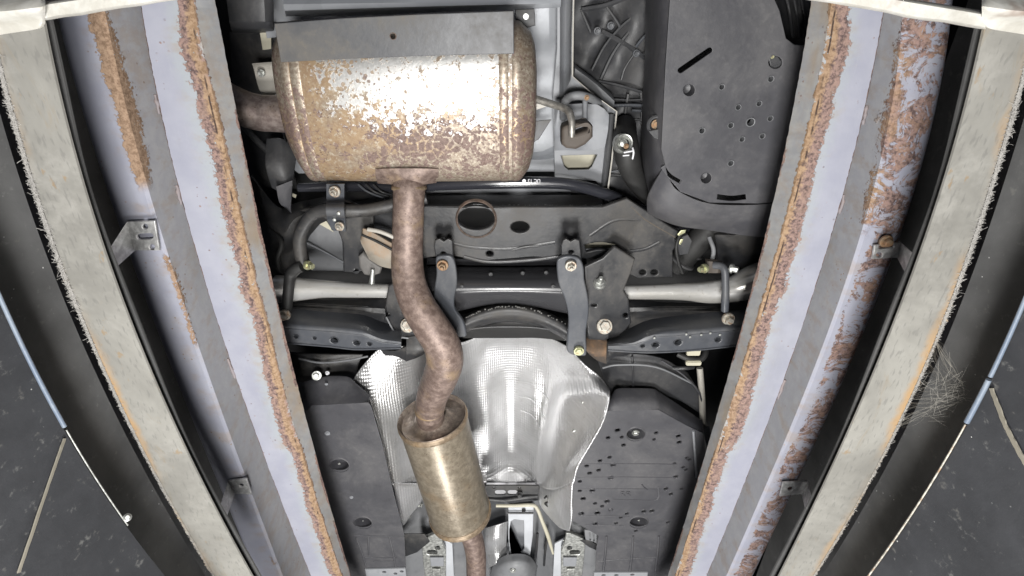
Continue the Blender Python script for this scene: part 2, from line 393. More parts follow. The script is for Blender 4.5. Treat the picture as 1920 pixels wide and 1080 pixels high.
def mk_alu():
    n = NT('embossed_aluminium'); o = n.sep(n.tc.outputs['Object'])
    s1 = n.math('SINE', n.math('MULTIPLY', n.math('ADD', n.math('MULTIPLY', o[1], .36), n.math('MULTIPLY', o[0], .62)), 900))
    s2 = n.math('SINE', n.math('MULTIPLY', n.math('SUBTRACT', n.math('MULTIPLY', o[1], .36), n.math('MULTIPLY', o[0], .62)), 900))
    em = n.math('MULTIPLY', s1, s2); b = n.noise(7, 4, .6); wr = n.noise(16, 4, .6, None, 1.0)
    h = n.math('ADD', n.math('MULTIPLY', em, .9), n.math('MULTIPLY', wr, 1.8)); n.bump(h, .48, .0009)
    c = n.mix(n.ss(b, .3, .7), (.74, .74, .74), (.90, .90, .91))
    c = n.mix(n.math('MULTIPLY', n.ss(n.noise(40, 4, .7), .55, .75), .35), c, (.50, .48, .45))
    return n.out(c, n.math('ADD', .29, n.math('MULTIPLY', b, .14)), .80)
M_alu = mk_alu()
def mk_shaft():
    n = NT('bare_steel_shaft'); a = n.noise(40, 4, .6, n.coord('Object', (.1, 1, 1))); b = n.noise(70, 5, .7)
    c = n.mix(n.ss(a, .35, .65), (.74, .72, .67), (.90, .895, .875)); c = n.mix(n.math('MULTIPLY', n.ss(b, .58, .72), .5), c, (.40, .35, .28))
    n.bump(b, .12, .0006); return n.out(c, n.math('ADD', .18, n.math('MULTIPLY', b, .12)), .58)
M_shaft = mk_shaft()
def mk_strip():
    n = NT('beige_painted_frame_bar'); uv = n.sep(n.tc.outputs['UV']); v = uv[1]
    cl = n.noise(5, 5, .7, None, .5); med = n.noise(17, 5, .7); fine = n.noise(130, 3); scr = n.noise(30, 2, .5, n.coord('Object', (9, 2.2, 9)))
    c = n.mix(n.ss(cl, .32, .70), (.205, .200, .183), (.315, .308, .282)); c = n.mix(n.math('MULTIPLY', n.ss(med, .50, .72), .5), c, (.36, .35, .325))
    c = n.mix(n.math('MULTIPLY', n.ss(scr, .56, .68), .5), c, (.16, .157, .148)); c = n.mix(n.math('MULTIPLY', n.ss(n.noise(9, 5, .75, n.coord('Object', (2.5, .8, 1)), .8), .56, .70), .5), c, (.25, .195, .125))
    sp = n.math('MULTIPLY', n.ss(n.noise(36, 5, .7, n.coord('Object', (1, .5, 1))), .63, .70), .7); c = n.mix(sp, c, (.27, .19, .105))
    e = n.math('SUBTRACT', 1, n.ss(n.math('ADD', v, n.math('MULTIPLY', n.math('SUBTRACT', med, .5), .5)), .02, .24))
    e = n.math('MULTIPLY', e, n.ss(n.noise(4, 3), .40, .62)); c = n.mix(n.math('MULTIPLY', e, .8), c, (.42, .26, .115))
    n.bump(n.math('ADD', med, n.math('MULTIPLY', fine, .3)), .25, .0015)
    return n.out(c, n.math('ADD', .38, n.math('MULTIPLY', cl, .25)), .1)
M_strip = mk_strip()
def mk_bright():
    n = NT('scraped_bright_steel'); a = n.noise(30, 5, .65); b = n.noise(11, 4, .6)
    c = n.mix(n.ss(a, .35, .7), (.60, .58, .52), (.80, .79, .74)); c = n.mix(n.math('MULTIPLY', n.ss(b, .58, .70), .8), c, (.26, .15, .10))
    n.bump(a, .5, .003); return n.out(c, .45, .35)
M_bright = mk_bright()
def mk_liner(name, col, sc):
    n = NT(name); a = n.noise(5, 5, .65); b = n.noise(60, 4, .65); scr = n.noise(3, 5, .7, n.coord('Object', (3, 26, 26)))
    sp = n.math('MULTIPLY', n.math('LESS_THAN', n.vor(80), .065), n.ss(n.noise(12, 2), .54, .66))
    c = n.mix(n.ss(a, .3, .75), tuple(x * .75 for x in col), tuple(x * 1.5 for x in col))
    c = n.mix(n.math('MULTIPLY', n.ss(scr, .60, .72), .35), c, (.20, .20, .19)); c = n.mix(n.math('MULTIPLY', n.ss(b, .62, .74), .35), c, (.17, .165, .15))
    c = n.mix(n.math('MULTIPLY', sp, .8), c, (.55, .55, .54))
    n.bump(n.math('ADD', b, sp), .35, .0015); return n.out(c, n.math('ADD', .50, n.math('MULTIPLY', b, .25)), 0, .35)
M_liner = mk_liner('black_liner_sheet', (.026, .027, .030), 1)
M_liner2 = mk_liner('dark_steel_wall', (.070, .070, .070), 1)
M_bluetrim = dark_paint('blue_grey_edge_trim', (.12, .15, .20), (.30, .33, .35), .4, .6)
M_tape = dark_paint('tan_joint_strip', (.19, .175, .14), (.25, .23, .19), .7, .6)
M_lint = dark_paint('grey_lint', (.30, .29, .275), (.40, .385, .36), .9, .5)
M_web = dark_paint('dusty_cobweb', (.30, .285, .25), (.36, .345, .31), .9, .4)
M_gloss = NT('gloss_black_paint').out((.030, .031, .038), .16, 0, .8)
M_gloss2 = NT('satin_black_paint').out((.046, .046, .050), .26, 0, .7)
M_bk = zinc('bright_zinc_bracket', (.74, .74, .73), .42)
M_floor = mk_liner('pit_floor_concrete', (.16, .155, .15), 1)
# ================================================================== the setting: pit floor, pit walls
def row_h(y, Y, hh): return None
fl = link('floor', [(-.9, -.8, -.4), (.9, -.8, -.4), (.9, 4.2, -.4), (-.9, 4.2, -.4), (-.9, -.8, -.45), (.9, -.8, -.45), (.9, 4.2, -.45), (-.9, 4.2, -.45)],
          [(0, 1, 2, 3), (4, 7, 6, 5), (0, 4, 5, 1), (1, 5, 6, 2), (2, 6, 7, 3), (3, 7, 4, 0)], M_floor, None, kind='structure')

for sg in (-1, 1):      # shop floor on both sides of the pit, above the frame
    x0, x1 = sorted((sg * .64, sg * 2.6)); z0, z1 = CAM.z + .635 * S, CAM.z + 1.0 * S
    link('ground', [(x0, -1.5, z0), (x1, -1.5, z0), (x1, 5, z0), (x0, 5, z0), (x0, -1.5, z1), (x1, -1.5, z1), (x1, 5, z1), (x0, 5, z1)], [(0, 1, 2, 3), (4, 7, 6, 5), (0, 4, 5, 1), (1, 5, 6, 2), (2, 6, 7, 3), (3, 7, 4, 0)], M_liner2, None, kind='structure')
YS = np.linspace(-150, 1230, 60)
LEFT = dict(
 a=[(82, 40), (110, 180), (150, 330), (222, 540), (300, 740), (380, 910), (470, 1075)],
 ao=[(0, 125), (30, 240), (70, 360), (100, 450), (135, 565), (185, 675), (250, 805), (320, 940), (395, 1075)],
 b=[(193, 30), (220, 145), (250, 250), (272, 360), (328, 535), (385, 685), (452, 880), (528, 1080)],
 c=[(260, 10), (272, 75), (295, 190), (330, 350), (386, 540), (430, 680), (480, 820), (540, 978), (580, 1078)],
 e=[(365, 40), (382, 120), (400, 210), (432, 320), (450, 425), (478, 540), (520, 700), (560, 835), (598, 960), (638, 1080)],
 f=[(402, 0), (420, 85), (437, 170), (460, 290), (480, 390), (513, 540), (540, 650), (575, 790), (600, 880), (625, 965), (657, 1080)],
 w=[(0, 550), (20, 615), (65, 700), (105, 765), (125, 800), (150, 850), (200, 930), (240, 990), (315, 1080)])
RIGHT = dict(
 a=[(1842, 55), (1835, 125), (1810, 210), (1785, 290), (1760, 370), (1703, 540), (1655, 660), (1615, 760), (1565, 865), (1515, 975), (1462, 1077)],
 ao=[(1920, 140), (1890, 240), (1865, 330), (1835, 425), (1793, 540), (1755, 640), (1710, 740), (1665, 840), (1605, 950), (1530, 1075)],
 b=[(1697, 30), (1680, 170), (1655, 300), (1635, 370), (1590, 535), (1540, 660), (1505, 755), (1450, 880), (1365, 1080)],
 c=[(1660, 25), (1640, 125), (1622, 215), (1600, 310), (1575, 395), (1531, 540), (1495, 640), (1465, 735), (1440, 795), (1400, 907), (1327, 1078)],
 e=[(1562, 10), (1550, 90), (1520, 235), (1500, 325), (1475, 415), (1447, 530), (1380, 724), (1327, 911), (1269, 1075)],
 f=[(1520, 0), (1507, 100), (1490, 200), (1465, 310), (1440, 420), (1410, 530), (1365, 700), (1338, 800), (1300, 940), (1250, 1080)],
 w=[(1920, 565), (1880, 660), (1855, 710), (1835, 750), (1812, 790), (1770, 865), (1720, 950), (1630, 1077)])
FL = {k: polyx(v) for k, v in LEFT.items()}; FR = {k: polyx(v) for k, v in RIGHT.items()}
# keep the far ends sane outside the frame: clamp the cubic to its tangent
def lineval(fn, y, lo=-10, hi=1090):
    if y < lo: return fn(lo) + fn.deriv()(lo) * (y - lo)
    if y > hi: return fn(hi) + fn.deriv()(hi) * (y - hi)
    return fn(y)

HF, HR = .62, .85
def strips(name, prof, mat, parent, ys=YS, uvu=None, smooth=True, sharp=30, cap=True):
    """prof(y) -> list of (world point, v); closed section swept along the pixel rows"""
    V, uv = [], []; L = 0; last = None
    for y in ys:
        pr = prof(y)
        if last is not None: L += (pr[0][0] - last).length
        last = pr[0][0]
        for p, v in pr: V.append(p); uv.append((L, v))
    k = len(pr); f = grid_faces(len(ys), k, cyc=True)
    if cap: f += [tuple(range(k - 1, -1, -1)), tuple(range(len(V) - k, len(V)))]
    return link(name, V, f, mat, parent, smooth, uv, None, sharp)

up = lambda p, z: p + Vector((0, 0, z))
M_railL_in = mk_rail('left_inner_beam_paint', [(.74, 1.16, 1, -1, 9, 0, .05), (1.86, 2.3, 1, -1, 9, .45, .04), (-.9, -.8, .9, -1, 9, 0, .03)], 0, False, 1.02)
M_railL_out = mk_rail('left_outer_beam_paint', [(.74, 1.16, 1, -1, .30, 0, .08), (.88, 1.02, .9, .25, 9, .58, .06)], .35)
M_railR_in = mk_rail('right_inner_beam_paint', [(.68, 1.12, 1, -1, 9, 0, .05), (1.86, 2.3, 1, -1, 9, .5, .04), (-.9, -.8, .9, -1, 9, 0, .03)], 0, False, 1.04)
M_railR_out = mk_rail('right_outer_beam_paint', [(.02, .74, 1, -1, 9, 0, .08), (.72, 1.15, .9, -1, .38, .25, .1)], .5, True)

M_weldp = dark_paint('painted_weld', (.20, .18, .19), (.30, .22, .19), .6, .8)
def build_rail(LN, sgn, m_in, m_out, label):
    root = empty('steel_rail', P(lineval(LN['e'], 300), 300, HR), label, 'rail', 'steel rails beneath the car')
    wob = [random.uniform(-1, 1) for _ in range(400)]
    def prof_in(y):
        c, e, f = (lineval(LN[k], y) for k in 'cef')
        i = int((y + 200) / 6); j = wob[i % 400] * .0006
        pc, pe = P(c, y, HR), P(e, y, HR); pf = P(f, y, HR + .045)
        ch = Vector((-sgn * .004, 0, 0))
        return [(up(pc, .036), -.3), (up(pc, .003), -.1), (pc + Vector((sgn * .003 + j, 0, 0)), 0), (pe - Vector((sgn * .006, 0, 0)), .96),
                (up(pe, .005) + Vector((j, 0, 0)), 1.06), (pf + Vector((j * .7, 0, 0)), 2), (up(pf, .003) - Vector((sgn * .006, 0, 0)), 2.1)]
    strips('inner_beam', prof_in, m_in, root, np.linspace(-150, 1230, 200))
    R = .018
    def prof_out(y):
        b = P(lineval(LN['b'], y), y, HR - .012)
        pts = []
        t = lineval(LN['c'], y); top = Vector((b.x, b.y, b.z + .115))
        o = sgn
        for phi in (100, 90, 80, 68, 56, 46, 36, 26, 16, 8, 0):
            a = math.radians(phi)
            pts.append((Vector((b.x - o * (.046 + R * math.sin(a)), b.y, b.z + R * (1 - math.cos(a)))), (.12 * (1 - math.sin(a))) if phi < 90 else 0))
        pts.append((Vector((b.x - o * .004, b.y, b.z)), .96)); pts.append((Vector((b.x, b.y, b.z + .004)), 1.04))
        pts.append((top, 2.0)); pts.append((top + Vector((-o * .008, 0, 0)), 2.1))
        return pts
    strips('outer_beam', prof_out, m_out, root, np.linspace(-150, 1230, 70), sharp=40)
    # stitch welds along the edge of the inner beam
    for yw in (195, 365, 690) if sgn > 0 else (215, 383, 730):
        pts = [(lineval(LN['c'], yw + q * 6) + random.uniform(-1, 1), yw + q * 6, HR + .001, random.uniform(2.0, 5.0) * (1 - (q / 4) ** 2 * .7)) for q in range(-3, 4)]
        sweep('weld_bead', pts, M_weldp, root, 8, 3)
    return root
railL = build_rail(FL, 1, M_railL_in, M_railL_out, 'lavender painted steel rail on the left with an orange rust streak down its inner edge')
railR = build_rail(FR, -1, M_railR_in, M_railR_out, 'lavender painted steel rail on the right with broad flaking rust on its outer side')

# zinc angle brackets bolted to the rails
def bracket(rail, pts_a, pts_b, h, hb, holes, label):
    r = plate('bracket', pts_a, h, .004, M_bk, rail, holes, .001)
    r['label'] = label
    loft('bracket_arm', [[(*pts_b[0], h), (*pts_b[1], hb)], [(*pts_b[3], h), (*pts_b[2], hb)]], M_bk, r, .004)
    return r
HB = HR - .028
b1 = bracket(railL, [(236, 416), (290, 414), (299, 470), (252, 470)], [(238, 416), (203, 470), (214, 504), (252, 470)], HB, HB - .05,
        [(272, 425, 5, 5), (285, 463, 5, 5), slot(262, 444, 282, 443, 11)], 'bright zinc bracket with a slotted face on the left rail')
b2 = bracket(railL, [(428, 902), (462, 898), (472, 928), (440, 926)], [(428, 902), (408, 962), (424, 970), (440, 926)], HB, HB - .06, [(452, 910, 4, 3)], 'zinc bracket low on the left rail')
b3 = bracket(railR, [(1640, 460), (1690, 455), (1694, 483), (1636, 486)], [(1690, 455), (1720, 482), (1704, 520), (1684, 483)], HB, HB - .05,
        [(1649, 478, 6, 5), slot(1650, 464, 1674, 462, 6)], 'rust streaked zinc bracket on the right rail')
b4 = bracket(railR, [(1468, 905), (1515, 903), (1520, 925), (1462, 931)], [(1515, 903), (1528, 960), (1514, 968), (1504, 926)], HB, HB - .06, [(1482, 917, 5, 4)], 'zinc bracket low on the right rail')
bolt(1661, 452, HB, 12, M_rustbolt, b3)

# ---------------------------------------------------------------- opening frame nearer the camera
frame = empty('opening_frame', P(960, -30, HF), 'beige steel frame around the pit opening with bright scraped crossbar', 'frame')
M_chip = dark_paint('chipped_pale_edge', (.46, .45, .42), (.40, .27, .14), .7, .9)
def side_bar(LN, sgn, label):
    def prof(y):
        a, o = lineval(LN['a'], y), lineval(LN['ao'], y)
        pa, po = P(a, y, HF), P(o, y, HF)
        return [(up(po, .03), -.2), (up(po, .002), 0), (po + Vector((sgn * .002, 0, 0)), .03), (pa, 1), (up(pa, .003), 1.2)]
    o = strips('side_bar', prof, M_strip, frame, np.linspace(20, 1230, 60))
    o['label'] = label
    def prof_lip(y):
        a = lineval(LN['a'], y); p0, p1 = P(a - sgn * 6, y, HF + .02), P(a + sgn * (13 + 3 * math.sin(y * .013)), y, HF + .02)
        return [(p0, 0), (p1, 1), (up(p1, .003), 1), (up(p0, .003), 0)]
    strips('inner_lip', prof_lip, M_liner2, frame, np.linspace(20, 1230, 60))
    # chipped, ragged outer edge
    V, f = [], []
    for y in np.arange(60, 1110, 2.2):
        wv = lineval(LN['ao'], y); near = math.exp(-((y - 330) / 330) ** 2)
        d = random.uniform(0, 2.0) + abs(random.gauss(0, 2.6)) * (.35 + near)
        i = len(V); V += [P(wv + sgn * 2.5, y, HF - .0012), P(wv - sgn * d, y + random.uniform(-1.5, 1.5), HF - .0005 + random.uniform(0, .004)), P(wv + sgn * 2.5, y, HF + .002)]
        if i: f += [(i - 3, i, i + 1, i - 2), (i - 2, i + 1, i + 2, i - 1)]
    link('chipped_edge', V, f, M_chip, frame, False)
side_bar(FL, 1, 'beige left bar of the frame'); side_bar(FR, -1, 'beige right bar of the frame')
def xb(x): return np.interp(x, [0, 80, 200, 320, 640, 960, 1290, 1540, 1690, 1842, 1930], [50, 38, 20, 2, -35, -45, -32, 2, 30, 55, 70]) - 31
rows = []
for x in np.linspace(76, 1848, 50):
    y = xb(x); wob = random.uniform(-1.5, 1.5)
    rows.append([(x, y - 4, HF + .03), (x, y, HF - .002), (x, y + 3, HF - .004), (x, y + 26 + wob, HF - .004), (x, y + 30 + wob, HF - .001), (x, y + 31 + wob, HF + .02)])
loft('crossbar', rows, M_bright, frame, .004)
# turned-up bright corner shoes at both ends of the crossbar
for (xs, lab) in (((-60, 20, 70, 80), 'bright left corner shoe'), ((1985, 1905, 1858, 1846), 'bright right corner shoe')):
    o = loft('corner_shoe', [[(xs[0], -60, HF + .03), (xs[1], -60, HF + .03), (xs[2], -60, HF + .03), (xs[3], -60, HF + .03)],
                         [(xs[0], -10, HF + .0), (xs[1], -14, HF + .0), (xs[2], -18, HF + .0), (xs[3], -10, HF + .0)],
                         [(xs[0], 25, HF - .025), (xs[1], 20, HF - .025), (xs[2], 14, HF - .02), (xs[3], 12, HF - .02)],
                         [(xs[0], 52, HF - .008), (xs[1], 45, HF - .008), (xs[2], 36, HF - .008), (xs[3], 32, HF - .008)],
                         [(xs[0], 75, HF - .004), (xs[1], 62, HF - .004), (xs[2], 54, HF - .004), (xs[3], 44, HF - .004)]], M_bright, frame, .003, 4, 3)
    o['label'] = lab

# ---------------------------------------------------------------- pit walls below the frame
def pit_wall(name, LN, sgn, label):
    HW = .49
    def prof(y):
        o, wv = lineval(LN['ao'], y), lineval(LN['w'], y, 560, 1090)
        po = P(o, y, HF + .004) - Vector((sgn * .012, 0, 0)); pw = P(wv, y, HW)
        if (pw.x - po.x) * sgn > -.01: pw.x = po.x - sgn * .01
        return [(po, 0), (pw, 1), (pw - Vector((sgn * .03, 0, 0)), 1.2), (po - Vector((sgn * .03, 0, 0)), 1.3)]
    w_ = strips(name, prof, M_liner2, None, np.linspace(60, 1230, 40)); w_['kind'] = 'structure'
    def prof2(y):
        wv = lineval(LN['w'], y, 560, 1090); pw = P(wv, y, HW - .003)
        q = Vector((pw.x - sgn * .16, pw.y, CAM.z - .5)); 
        return [(up(pw, -.002), 0), (q, 1), (q - Vector((sgn * .02, 0, 0)), 1.1), (pw - Vector((sgn * .02, 0, 0)), 1.2)]
    pnl = strips('lower_panel', prof2, M_liner, w_, np.linspace(300, 1230, 40))
    return w_, HW
wallL, HW = pit_wall('wall_left', FL, 1, ''); wallR, HW = pit_wall('wall_right', FR, -1, '')
def trim(LN, wall, y0, y1, r, mat, name):
    sweep(name, [(lineval(LN['w'], y, 560, 1090), y, HW - .006, r * .8) for y in np.linspace(y0, y1, 9)], mat, wall, 8, 3)
trim(FL, wallL, 470, 800, 5.0, M_bluetrim, 'edge_trim'); trim(FL, wallL, 806, 985, 1.8, M_zinc, 'edge_wire')
trim(FR, wallR, 480, 706, 5.0, M_bluetrim, 'edge_trim'); trim(FR, wallR, 712, 792, 6.0, M_bluetrim, 'edge_trim'); trim(FR, wallR, 796, 1100, 2.2, M_zincr, 'edge_wire')
def on_panel(LN, x, y, sgn, off=.004):
    """point of the lower panel seen at this pixel"""
    best = None
    for q in np.linspace(300, 1230, 180):
        pw = P(lineval(LN['w'], q, 560, 1090), q, HW - .005); qd = Vector((pw.x - sgn * .16, pw.y, CAM.z - .5))
        for s in np.linspace(0, .8, 120):
            p = pw.lerp(qd, s); d = p - CAM; z = d.dot(D_)
            if z <= 0.01: continue
            X = 960 + F * d.dot(R_) / z; Y = 540 - F * d.dot(U_) / z
            e = (X - x) ** 2 + (Y - y) ** 2
            if best is None or e < best[0]: best = (e, p)
    return best[1] + Vector((sgn * off, 0, 0))
def strip_on(LN, wall, sgn, pts, wpx, name, mat):
    W = [on_panel(LN, x, y, sgn) for x, y in pts]
    r = wpx / F * (W[0] - CAM).dot(D_) / 2
    nrm = Vector((sgn, 0, .25)).normalized(); V, f = [], []
    for i in range(24):
        t = i / 23 * (len(W) - 1); k = min(int(t), len(W) - 2); p = W[k].lerp(W[k + 1], t - k) - Vector((sgn * .0035, 0, 0)); d = (W[k + 1] - W[k]).normalized(); sd = d.cross(nrm).normalized()
        for q in (-1, 1): V.append(p + sd * q * r * random.uniform(.75, 1.1)); V.append(V[-1] + nrm * .0012)
    for i in range(23):
        j = i * 4; f += [(j, j + 4, j + 5, j + 1), (j + 1, j + 5, j + 7, j + 3), (j + 3, j + 7, j + 6, j + 2)]
    link(name, V, f, mat, wall, False)
strip_on(FL, wallL, 1, [(122, 818), (85, 905), (30, 1075)], 7, 'joint_strip', M_tape)
strip_on(FR, wallR, -1, [(1860, 728), (1888, 800), (1922, 872)], 11, 'joint_strip', M_tape)
ps = on_panel(FL, 235, 965, 1, .006)
V, f = lathe_parts([(.0045, 0), (.0045, .002), (.003, .003), (.003, .005), (.002, .006)], 14, (CAM - ps).normalized(), ps)
link('screw', V, f, M_zinc, wallL, True, None, None, 35)

# lint caught along the outer edges of the frame bars
def lint(LN, sgn, dens, label, web=None):
    V, f = [], []
    for k in range(dens):
        y0 = min(random.uniform(100, 1100), random.uniform(100, 1250)); near = math.exp(-((y0 - 430) / 300) ** 2)
        size = random.expovariate(1) * (.6 + 3 * near)
        for q in range(random.randint(6, 16)):
            y = y0 + random.gauss(0, 7); x = lineval(LN['ao'], y) + sgn * random.uniform(-3, 2); p = P(x, y, HF - .002)
            Lf = (random.uniform(.6, 3) + random.random() * size) * .00062
            a = random.gauss(math.pi if sgn > 0 else 0, .8); d = Vector((math.cos(a), math.sin(a), random.uniform(-.4, .3))); pts = [p]
            curl = Vector((random.gauss(0, .9), random.gauss(0, .9), random.gauss(0, .3)))
            for s_ in range(4):
                d = (d + curl + Vector((random.uniform(-.3, .3), random.uniform(-.3, .3), 0))).normalized(); pts.append(pts[-1] + d * Lf / 4)
            wd = random.uniform(.00006, .0003)
            for s_ in range(4):
                n0 = (pts[s_ + 1] - pts[s_]).cross(CAM - pts[s_]); n0 = n0.normalized() * wd; i = len(V)
                V += [pts[s_] - n0, pts[s_] + n0, pts[s_ + 1] + n0 * .8, pts[s_ + 1] - n0 * .8]; f.append((i, i + 1, i + 2, i + 3))
    o = link('lint', V, f, M_lint, None, False, kind='stuff'); return tag(o, label, 'lint')
lint(FL, 1, 900, 'pale grey lint caught along the outer edge of the left frame bar')
lint(FR, -1, 800, 'pale grey lint caught along the outer edge of the right frame bar')
# cobweb between the right bar and the wall
V, f = [], []
def thread(p, q, sag, wd):
    global V, f
    mid = (p + q) / 2 + sag; pts = [p.lerp(mid, t).lerp(mid.lerp(q, t), t) for t in np.linspace(0, 1, 9)]
    for s in range(8):
        n0 = (pts[s + 1] - pts[s]).cross(CAM - pts[s]).normalized() * wd; i = len(V)
        V += [pts[s] - n0, pts[s] + n0, pts[s + 1] + n0, pts[s + 1] - n0]; f.append((i, i + 1, i + 2, i + 3))
for k in range(70):
    y = random.uniform(640, 800) if k > 12 else (640 if k < 7 else 800)
    p = P(lineval(FR['ao'], y) + 1, y, HF); t = random.betavariate(2, 2)
    q = P(1790 + 45 * random.random(), 738 + random.uniform(-8, 22), HW + .03)
    q = p.lerp(q, random.uniform(.35, 1))
    thread(p, q, Vector((random.uniform(-.008, .008), random.uniform(-.018, .018), random.uniform(-.01, .01))), random.uniform(.00003, .00008) if k > 3 else .00022)
for k in range(60):
    c = P(random.gauss(1765, 28), random.gauss(735, 24), HW + .06); d = Vector((random.gauss(0, 1), random.gauss(0, 1), random.gauss(0, .5))).normalized() * random.uniform(.004, .018)
    thread(c - d, c + d, Vector((0, random.uniform(-.004, .004), 0)), .00006)
web = link('cobweb', V, f, M_web, None, False); tag(web, 'dusty torn cobweb spanning the right frame bar and the dark wall', 'cobweb', kind='stuff')

# ================================================================== the car
car = empty('car', P(960, 500, 1.7), 'underside of a car with black chassis parts, silver heat shield and plastic covers', 'car')
# underbody sheet behind everything
def panfn(v, a, b): return v
loft('floor_pan', [[(x, y, 1.62 + .05 * math.sin(x * .02) * math.sin(y * .013)) for x in range(-160, 2101, 226)] for y in range(-260, 1201, 146)], M_pan, car, .01, 3, 3)

# --- rear body: galvanised sheet round the muffler
gal = loft('muffler_heat_shield', [[(470, -40, 1.42), (530, -40, 1.40), (760, -40, 1.40), (1000, -40, 1.40), (1046, -40, 1.36)],
   [(480, 40, 1.42), (540, 40, 1.42), (760, 40, 1.42), (1000, 60, 1.40), (1046, 60, 1.36)],
   [(500, 130, 1.40), (600, 130, 1.42), (760, 130, 1.42), (1000, 110, 1.36), (1046, 112, 1.34)],
   [(500, 150, 1.36), (600, 150, 1.42), (760, 150, 1.42), (1000, 190, 1.38), (1046, 190, 1.36)],
   [(520, 250, 1.42), (600, 250, 1.42), (760, 250, 1.42), (985, 285, 1.40), (1046, 270, 1.38)],
   [(520, 290, 1.42), (600, 290, 1.42), (760, 290, 1.42), (985, 300, 1.34), (1046, 296, 1.33)],
   [(560, 325, 1.38), (600, 325, 1.38), (760, 325, 1.38), (985, 322, 1.36), (1046, 322, 1.36)]], M_galv, car, .003, 3, 3)
# raised tray lip along the very top
loft('shield_tray', [[(530, -30, 1.30), (800, -34, 1.30), (1052, -40, 1.30)], [(531, 8, 1.24), (800, 4, 1.24), (1052, -2, 1.24)],
   [(534, 20, 1.235), (800, 12, 1.235), (1052, 6, 1.235)], [(536, 31, 1.30), (800, 26, 1.30), (1052, 14, 1.30)]], M_galv, car, .003, 1, 4, sharp=25)
o = plate('shield_tab', [(966, 18), (1002, 16), (1004, 48), (990, 52), (968, 52)], 1.28, .003, M_shieldplate, car); 
bolt(986, 31, 1.278, 5.5, M_zinc, o)

# body side member with its pale flange edge
sm = plate('side_member', [(1044, -40), (1078, -40), (1073, 140), (1156, 208), (1138, 390), (1118, 340), (1040, 332), (1036, 180), (1044, 90)], 1.30, .006, M_primer, car,
      [[(1052, 292), (1120, 290), (1110, 312), (1104, 318), (1066, 319), (1058, 312)]])
def flange(name, pts, h, dh, mat, parent, th=2.2):
    rows = [[(x, y, h), (x, y, h - dh), (x + th, y, h - dh), (x + th, y, h)] for x, y in pts]
    return loft(name, rows, mat, parent, .0008, 1, 1, smooth=False)
fl1 = flange('flange', [(1075, -40), (1073, 60), (1072, 143), (1112, 178), (1155, 209), (1146, 300), (1134, 390)], 1.30, .05, M_pale, sm, 2.6)
loft('side_member_lip', [[(1050, -40, 1.295), (1062, -40, 1.27), (1074, -40, 1.295)], [(1050, 70, 1.295), (1060, 70, 1.27), (1071, 70, 1.295)], [(1049, 178, 1.295), (1058, 172, 1.27), (1070, 150, 1.295)]], M_primer, sm, .002, 2, 3)
loft('diagonal_rib', [[(1074, 118, 1.30), (1078, 128, 1.26), (1076, 144, 1.29)], [(1112, 146, 1.30), (1118, 158, 1.26), (1112, 174, 1.29)], [(1148, 176, 1.30), (1152, 190, 1.26), (1150, 206, 1.29)]], M_primer_d, sm, .002, 2, 3)
loft('side_rib', [[(1140, 214, 1.295), (1146, 214, 1.26), (1153, 214, 1.295)], [(1132, 300, 1.295), (1139, 300, 1.26), (1146, 300, 1.295)], [(1124, 372, 1.295), (1129, 372, 1.26), (1134, 372, 1.295)]], M_primer_d, sm, .002, 2, 3)
plate('cream_recess', [(1044, 282), (1128, 280), (1126, 322), (1044, 326)], 1.34, .003, M_cream, sm)
# hanger bracket, rubber and rod
loft('hanger_bracket', [[(1040, 205, 1.25), (1060, 196, 1.22), (1120, 196, 1.22), (1142, 215, 1.25)], [(1040, 240, 1.25), (1052, 232, 1.25), (1118, 228, 1.25), (1140, 244, 1.25)], [(1040, 282, 1.25), (1056, 282, 1.27), (1108, 282, 1.27), (1134, 276, 1.26)]], M_primer, sm, .003, 2, 2)
arch = sweep('bracket_arch', [(1056, 222, 1.23, 7), (1060, 190, 1.20, 8), (1080, 179, 1.19, 8), (1104, 183, 1.20, 8), (1122, 192, 1.24, 7)], M_primer_d, sm, 12, 5)
sweep('bracket_post', [(1097, 190, 1.21, 5), (1097, 208, 1.20, 5), (1097, 230, 1.20, 5)], M_primer, sm, 10, 3)
bolt(1100, 183, 1.185, 5, M_rustbolt, sm)
rub = plate('rubber_hanger', [(1056, 238), (1070, 232), (1104, 231), (1112, 238), (1112, 258), (1098, 272), (1080, 281), (1062, 279), (1053, 272), (1053, 246)], 1.14, .040, M_brownrubber, car, [slot(1080, 247, 1098, 241, 9)], .006, res=2)
rub['label'] = 'brown rubber exhaust hanger'

# --- ribbed fuel tank / liner plastic, upper right of centre
def ribz(v, a, b):
    px = a; return v
lin = loft('ribbed_liner', [[(x, y, 1.36 + .02 * math.sin(x * .05 + y * .03) - .03 * ((x - 1070) / 160)) for x in (1070, 1100, 1130, 1160, 1190, 1232)] for y in (-40, 40, 110, 190, 270, 350, 390)], M_plastic, car, .003, 4, 4)
def rib(pts, r=2.6, h=1.33, mat=None): return sweep('rib', [(x, y, h, r) for x, y in pts], mat or M_plastic, lin, 6, 5)
rib([(1110, 132), (1135, 85), (1165, 50), (1200, 20), (1222, -10)], 3.0); rib([(1127, 148), (1150, 100), (1178, 62), (1210, 30), (1236, 5)], 3.4)
rib([(1090, 18), (1135, 10), (1180, -8)], 5); rib([(1090, 18), (1108, 60)], 3); rib([(1135, 8), (1160, 45), (1160, 55)], 3)
rib([(1128, 58), (1165, 78), (1215, 112)], 4.5); rib([(1192, 88), (1205, 72), (1221, 57)], 3, 1.31, M_blue); rib([(1205, 105), (1216, 90)], 2.5)
rib([(1122, 152), (1160, 160), (1212, 175)], 3.0); rib([(1165, 150), (1172, 128), (1190, 100)], 2.2); rib([(1178, 176), (1172, 220), (1176, 252)], 3)
